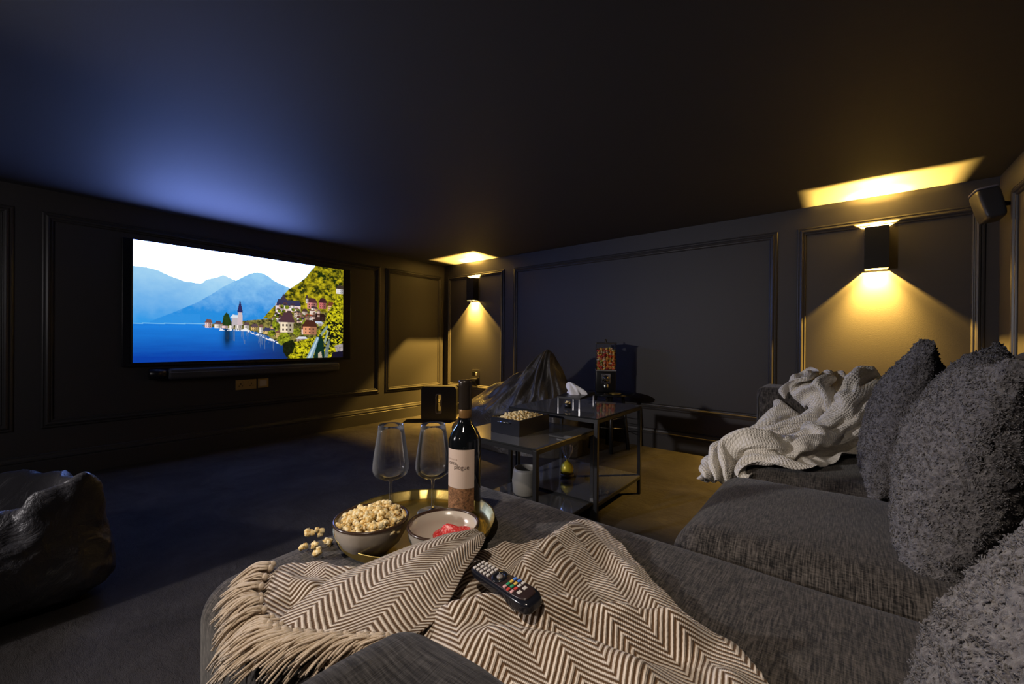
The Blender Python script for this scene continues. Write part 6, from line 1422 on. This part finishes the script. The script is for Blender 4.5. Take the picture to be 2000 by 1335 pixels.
# wrapped egg on shelf
def egg():
    t = E('wrapped_egg', (-1.305, 2.145, 0.1185), 'yellow chocolate egg in knotted clear cellophane on the low shelf', 'sweet')
    M_y = mat('yellow_foil', (0.62, 0.50, 0.03), 0.35, 0.2)
    lathe('egg', [(0, 0.016), (0.022, 0.018), (0.036, 0.032), (0.040, 0.050), (0.035, 0.070), (0.022, 0.087), (0.008, 0.096), (0, 0.097)], M_y, t, 32)
    lathe('base_tray', [(0, 0), (0.034, 0), (0.041, 0.010), (0.041, 0.026), (0.036, 0.022), (0.030, 0.006), (0, 0.006)], mat('brown_card', (0.05, 0.03, 0.015), 0.5), t, 28)
    # cellophane fan
    nu, nv = 60, 24
    G = np.zeros((nv, nu, 3))
    for i in range(nv):
        f_ = i / (nv - 1)
        for j in range(nu):
            a = 2 * PI * j / (nu - 1)
            r = (0.004 + 0.042 * f_ ** 0.8 * (1 - 0.35 * f_ ** 3)) * (1 + 0.22 * math.sin(9 * a + f_ * 2) + 0.1 * math.sin(17 * a))
            G[i, j] = (r * math.cos(a), r * 0.55 * math.sin(a), 0.100 + 0.105 * f_ * (1 - 0.12 * abs(math.sin(a * 2))))
    o = cloth_mesh([(G, G[..., :2])], 'cellophane', M_cell); o.parent = t
    lathe('ribbon', [(0.0045, 0.098), (0.006, 0.100), (0.006, 0.104), (0.0045, 0.106)], M_y, t, 16)
egg()

# ------------------------------------------------------------------ round stool table with candy machine
def side_table():
    t = E('round_side_table', (-1.60, 3.33, 0), 'round black glass-topped side table with crossed wire braces by the wall', 'table')
    lathe('table_top', [(0, 0.484), (0.205, 0.484), (0.212, 0.489), (0.212, 0.496), (0.205, 0.500), (0, 0.500)], mat('black_gloss_top', (0.012, 0.014, 0.016), 0.08), t, 64)
    ft = []
    for i in range(4):
        a = math.radians(32 + 90 * i)
        p0 = (0.115 * math.cos(a), 0.115 * math.sin(a), 0.484); p1 = (0.165 * math.cos(a), 0.165 * math.sin(a), 0.0)
        tube('leg', [p0, p1], [0.014, 0.016], M_blackmetal, t, 12)
        ft.append(Vector(p0).lerp(Vector(p1), 0.62))
    tube('brace', [ft[0], ft[2]], 0.0035, M_chrome, t, 8)
    tube('brace', [ft[1] + Vector((0, 0, .008)), ft[3] + Vector((0, 0, .008))], 0.0035, M_chrome, t, 8)
    m = []
    for i in range(4): m.append(([ft[i] + Vector((0, 0, .10)), ft[(i + 1) % 4] + Vector((0, 0, .10))], 0.003))
    tubes('ring_brace', m, M_chrome, t, 6)
    d = lathe('coin_dish', [(0, 0), (0.040, 0), (0.052, 0.007), (0.050, 0.008), (0.039, 0.002), (0, 0.002)], M_brass, None, 32, loc=(-1.502, 3.235, 0.5005))
    tag(d, 'shallow brass dish on the round side table beside the sweet dispenser', 'dish')
side_table()
def candy_machine():
    cx, cy, z0 = -1.655, 3.36, 0.5005
    t = E('sweet_dispenser', (cx, cy, z0), 'sweet dispenser with clear square globe of gummy sweets, chrome lid and black body', 'sweet dispenser', rz=math.radians(30))
    h = 0.085
    box('body', -h, h, -h * .9, h * .9, 0, 0.185, M_black, t, 0.006, 3)
    bm = bmesh.new(); bm_box(bm, -h - .004, h + .004, -h, h, 0.185, 0.197, 0.003)
    bm_obj('globe_base', bm, mat('clear_base', (0.5, 0.48, 0.47), 0.15, 0.5), t)
    # globe: four thin walls
    bm = bmesh.new()
    th = 0.003; z1, z2 = 0.197, 0.425
    bm_box(bm, -h, h, -h, -h + th, z1, z2); bm_box(bm, -h, h, h - th, h, z1, z2)
    bm_box(bm, -h, -h + th, -h + th, h - th, z1, z2); bm_box(bm, h - th, h, -h + th, h - th, z1, z2)
    bm_obj('globe', bm, M_acrylic, t)
    bm = bmesh.new(); bm_box(bm, -h - .005, h + .005, -h - .005, h + .005, z2, z2 + 0.012, 0.002)
    bm_obj('lid', bm, M_chrome, t)
    lathe('lid_lock', [(0, 0.03), (0.008, 0.028), (0.010, 0.012), (0.010, 0.0)], M_black, t, 16, loc=(0, 0, z2 + 0.012))
    # mechanism plate, knob and chute on the face to the camera
    bm = bmesh.new()
    bm_box(bm, -0.040, 0.040, -h * .9 - 0.008, -h * .9 - 0.001, 0.075, 0.165, 0.003)
    bm_obj('coin_mechanism', bm, M_chrome, t)
    o = lathe('turn_knob', [(0, 0.022), (0.014, 0.020), (0.028, 0.010), (0.032, 0.0)], M_chrome, t, 24)
    o.matrix_local = Matrix.Translation((0, -h * .9 - 0.008, 0.118)) @ Matrix.Rotation(PI / 2, 4, 'X')
    box('knob_handle', -0.024, 0.024, -h * .9 - 0.042, -h * .9 - 0.026, 0.112, 0.124, M_chrome, t, 0.004, 3)
    o = lathe('chute_door', [(0, 0.014), (0.018, 0.012), (0.027, 0.0)], M_chrome, t, 24)
    o.matrix_local = Matrix.Translation((0, -h * .9 - 0.001, 0.052)) @ Matrix.Rotation(PI / 2, 4, 'X')
    # gummy sweets
    R = random.Random(9)
    cols = [(0.90, 0.24, 0.05), (0.75, 0.07, 0.04), (0.95, 0.60, 0.12), (0.90, 0.38, 0.08), (0.60, 0.62, 0.10), (0.95, 0.80, 0.50), (0.78, 0.16, 0.08), (0.95, 0.58, 0.36)]
    names = ['orange', 'red', 'yellow', 'amber', 'green', 'cream', 'crimson', 'peach']
    mes = []
    for c, nme in zip(cols, names):
        P, fs = cubesphere(4)
        r = (np.abs(P) ** 2.6).sum(1) ** (1 / 2.6)
        V = P / r[:, None] * np.array([0.017, 0.0085, 0.0075])
        V[:, 1] += 0.006 * (V[:, 0] / 0.017) ** 2
        me = bpy.data.meshes.new('gummy_sweet'); me.from_pydata(V.tolist(), [], [tuple(f_) for f_ in fs]); me.update()
        me.materials.append(mat('gummy_' + nme, c, 0.3)); me.polygons.foreach_set('use_smooth', [True] * len(me.polygons))
        mes.append((me, nme))
    rot = Matrix.Rotation(math.radians(30), 4, 'Z')
    cnt = 0
    zz = 0.208
    while cnt < 290:
        # shell of sweets against the clear walls, plus a top layer
        layer = cnt // 24
        if layer < 11:
            zz = 0.208 + layer * 0.0155
            k_ = cnt % 24
            sgn = k_ // 6; u = (k_ % 6) / 5 * 2 - 1
            e_ = h - 0.020
            x, y = {0: (u * e_, -e_), 1: (e_, u * e_), 2: (-u * e_, e_), 3: (-e_, -u * e_)}[sgn]
            x += R.uniform(-.003, .003) * (1 if sgn % 2 == 0 else .3); y += R.uniform(-.003, .003)
            if sgn == 0: x += 0
            top = 0.375 + 0.012 * math.sin(x * 60)
        else:
            x, y = R.uniform(-.05, .05), R.uniform(-.05, .05); zz = 0.208 + 10.6 * 0.0155 + 0.008 * R.random()
        p = rot @ Vector((x, y, zz + R.uniform(-.003, .003)))
        me, nme = mes[R.randint(0, 7)]
        o = bpy.data.objects.new('gummy_sweet', me); COL.objects.link(o)
        o.location = (cx + p.x, cy + p.y, z0 + p.z)
        o.rotation_euler = (R.uniform(-.9, .9), R.uniform(-.9, .9), R.uniform(0, 6))
        tag(o, '%s gummy sweet inside the clear globe of the sweet dispenser' % nme, 'sweet', '%s gummy sweets in the dispenser' % nme)
        cnt += 1
candy_machine()

# ------------------------------------------------------------------ bean bags
def bean_bag():
    P, fs = cubesphere(90)
    W = np.sign(P) * (1 - (1 - np.abs(P)) ** 1.5)
    half = np.array([0.46, 0.52, 0.135]); rad = 0.125
    core = np.clip(W * half, -(half - rad), half - rad)
    d = W * half - core
    V = core + rad * d / (np.linalg.norm(d, axis=1)[:, None] + 1e-12)
    up = np.clip(V[:, 2] / half[2], -1, 1)
    V = V + np.array([-2.50, -0.26, 0.136])
    X, Y = V[:, 0].copy(), V[:, 1].copy()
    t_ = np.clip(up, 0, 1) ** 1.2
    def R_(line, amp, w, tp=0.0): return ridge(X, Y, line, amp, w, tp)
    h = R_([(-2.16, 0.185), (-2.45, 0.14), (-2.75, 0.04), (-2.98, -0.06)], 0.160, 0.058) * (1 - 0.42 * np.clip((-2.22 - X) / 0.45, 0, 1))
    h = np.maximum(h, R_([(-2.17, 0.20), (-2.135, 0.13), (-2.125, 0.06)], 0.165, 0.050)) + R_([(-2.165, 0.205), (-2.15, 0.18)], 0.028, 0.05)
    h = np.maximum(h, R_([(-2.15, 0.05), (-2.18, -0.08), (-2.20, -0.30), (-2.22, -0.7)], 0.100, 0.085))
    h = h - R_([(-2.26, 0.08), (-2.38, 0.02), (-2.62, -0.08), (-2.9, -0.2)], 0.055, 0.06)
    # sharp small creases
    for ln, a_, w_ in (([(-2.17, 0.19), (-2.20, 0.10), (-2.16, 0.03)], 0.016, 0.010), ([(-2.12, 0.0), (-2.20, -0.10), (-2.30, -0.12)], 0.012, 0.012),
                       ([(-2.09, -0.10), (-2.16, -0.16), (-2.26, -0.17)], 0.012, 0.010), ([(-2.10, -0.20), (-2.20, -0.22)], 0.012, 0.012), ([(-2.5, 0.16), (-2.4, 0.10), (-2.36, 0.04)], 0.012, 0.012)):
        h = h + R_(ln, a_, w_, 0.3)
    V[:, 2] += h * t_
    n1 = vnoise(V, 5, 3.3); n2 = np.abs(vnoise(V, 11, 6.1)); n3 = np.abs(vnoise(V, 21, 9.1))
    out = V - np.array([-2.50, -0.26, 0.15]); out /= np.linalg.norm(out, axis=1)[:, None]
    V = V + out * (0.026 * n1 - 0.020 * n2 - 0.006 * n3)[:, None]
    V[:, 2] = np.maximum(V[:, 2], 0.001)
    o = mesh('bean_bag', V, fs, M_leather, None, True)
    tag(o, 'black leatherette bean bag on the carpet at the left edge', 'bean bag')
bean_bag()
def lounge_bag():
    nu, nv = 200, 110
    kx = [-3.02, -2.95, -2.80, -2.60, -2.42, -2.25, -2.12, -2.04, -1.99, -1.94, -1.87, -1.80, -1.74, -1.70, -1.67]
    kh = [0.10, 0.25, 0.42, 0.52, 0.585, 0.66, 0.76, 0.845, 0.875, 0.84, 0.73, 0.60, 0.48, 0.34, 0.12]
    kw = [0.10, 0.22, 0.30, 0.33, 0.34, 0.34, 0.32, 0.29, 0.27, 0.25, 0.22, 0.18, 0.13, 0.08, 0.04]
    kp = [0.8, 0.8, 0.8, 0.85, 0.95, 1.2, 1.7, 2.3, 2.6, 2.4, 1.8, 1.3, 1.0, 0.8, 0.8]
    xs = np.interp(np.linspace(0, 1, nu), np.linspace(0, 1, len(kx)), kx)
    def sm(k_):
        v_ = np.interp(xs, kx, k_)
        for _ in range(4): v_[1:-1] = (v_[:-2] + 2 * v_[1:-1] + v_[2:]) / 4
        return v_
    h, wd, pw = sm(kh), sm(kw), sm(kp)
    th = np.linspace(0, PI, nv)
    X = np.tile(xs[:, None], (1, nv))
    Y = 3.00 - wd[:, None] * np.cos(th)[None] * -1 * -1
    Zt = h[:, None] * np.sin(th)[None] ** pw[:, None]
    Y = 2.94 - wd[:, None] * np.cos(th)[None]
    ang = np.arctan2(X + 1.99, 0.93 - Zt + 0.02)
    r = np.hypot(X + 1.99, 0.93 - Zt)
    amp = 0.022 * np.clip(r / 0.25, 0.15, 1) * np.clip(1.3 - r, 0.25, 1) * np.sin(th)[None] ** 0.5
    pl = np.sin(ang * 15 + 2.2 * np.sin(r * 7)) + 0.6 * np.sin(ang * 29 + 3 + r * 4) + 0.4 * np.sin(ang * 53 + r * 11)
    lng = 0.018 * np.sin(Zt * 26 + X * 5 + 1.5 * np.sin(X * 6)) * np.clip((-2.2 - X) * 2.5, 0, 1)
    Y = Y - (amp * pl + lng)
    Zt = Zt + 0.4 * (amp * pl + lng) * (np.sin(th)[None] > 0.1)
    Zt = np.maximum(Zt, 0.001)
    G = np.dstack([X, Y, Zt])
    V = G.reshape(-1, 3).tolist(); F = []
    for i in range(nu - 1):
        for j in range(nv - 1):
            a = i * nv + j; F.append((a, a + nv, a + nv + 1, a + 1))
        F.append((i * nv, i * nv + nv - 1, (i + 1) * nv + nv - 1, (i + 1) * nv))
    F.append(tuple(range(nv))); F.append(tuple((nu - 1) * nv + j for j in reversed(range(nv))))
    o = mesh('lounge_bag', V, F, M_leather2, None, True)
    bm = bmesh.new(); bm.from_mesh(o.data); bmesh.ops.recalc_face_normals(bm, faces=bm.faces); bm.to_mesh(o.data); bm.free()
    tag(o, 'slouched dark lounge bag with pointed back between subwoofer and side table', 'bean bag')
lounge_bag()
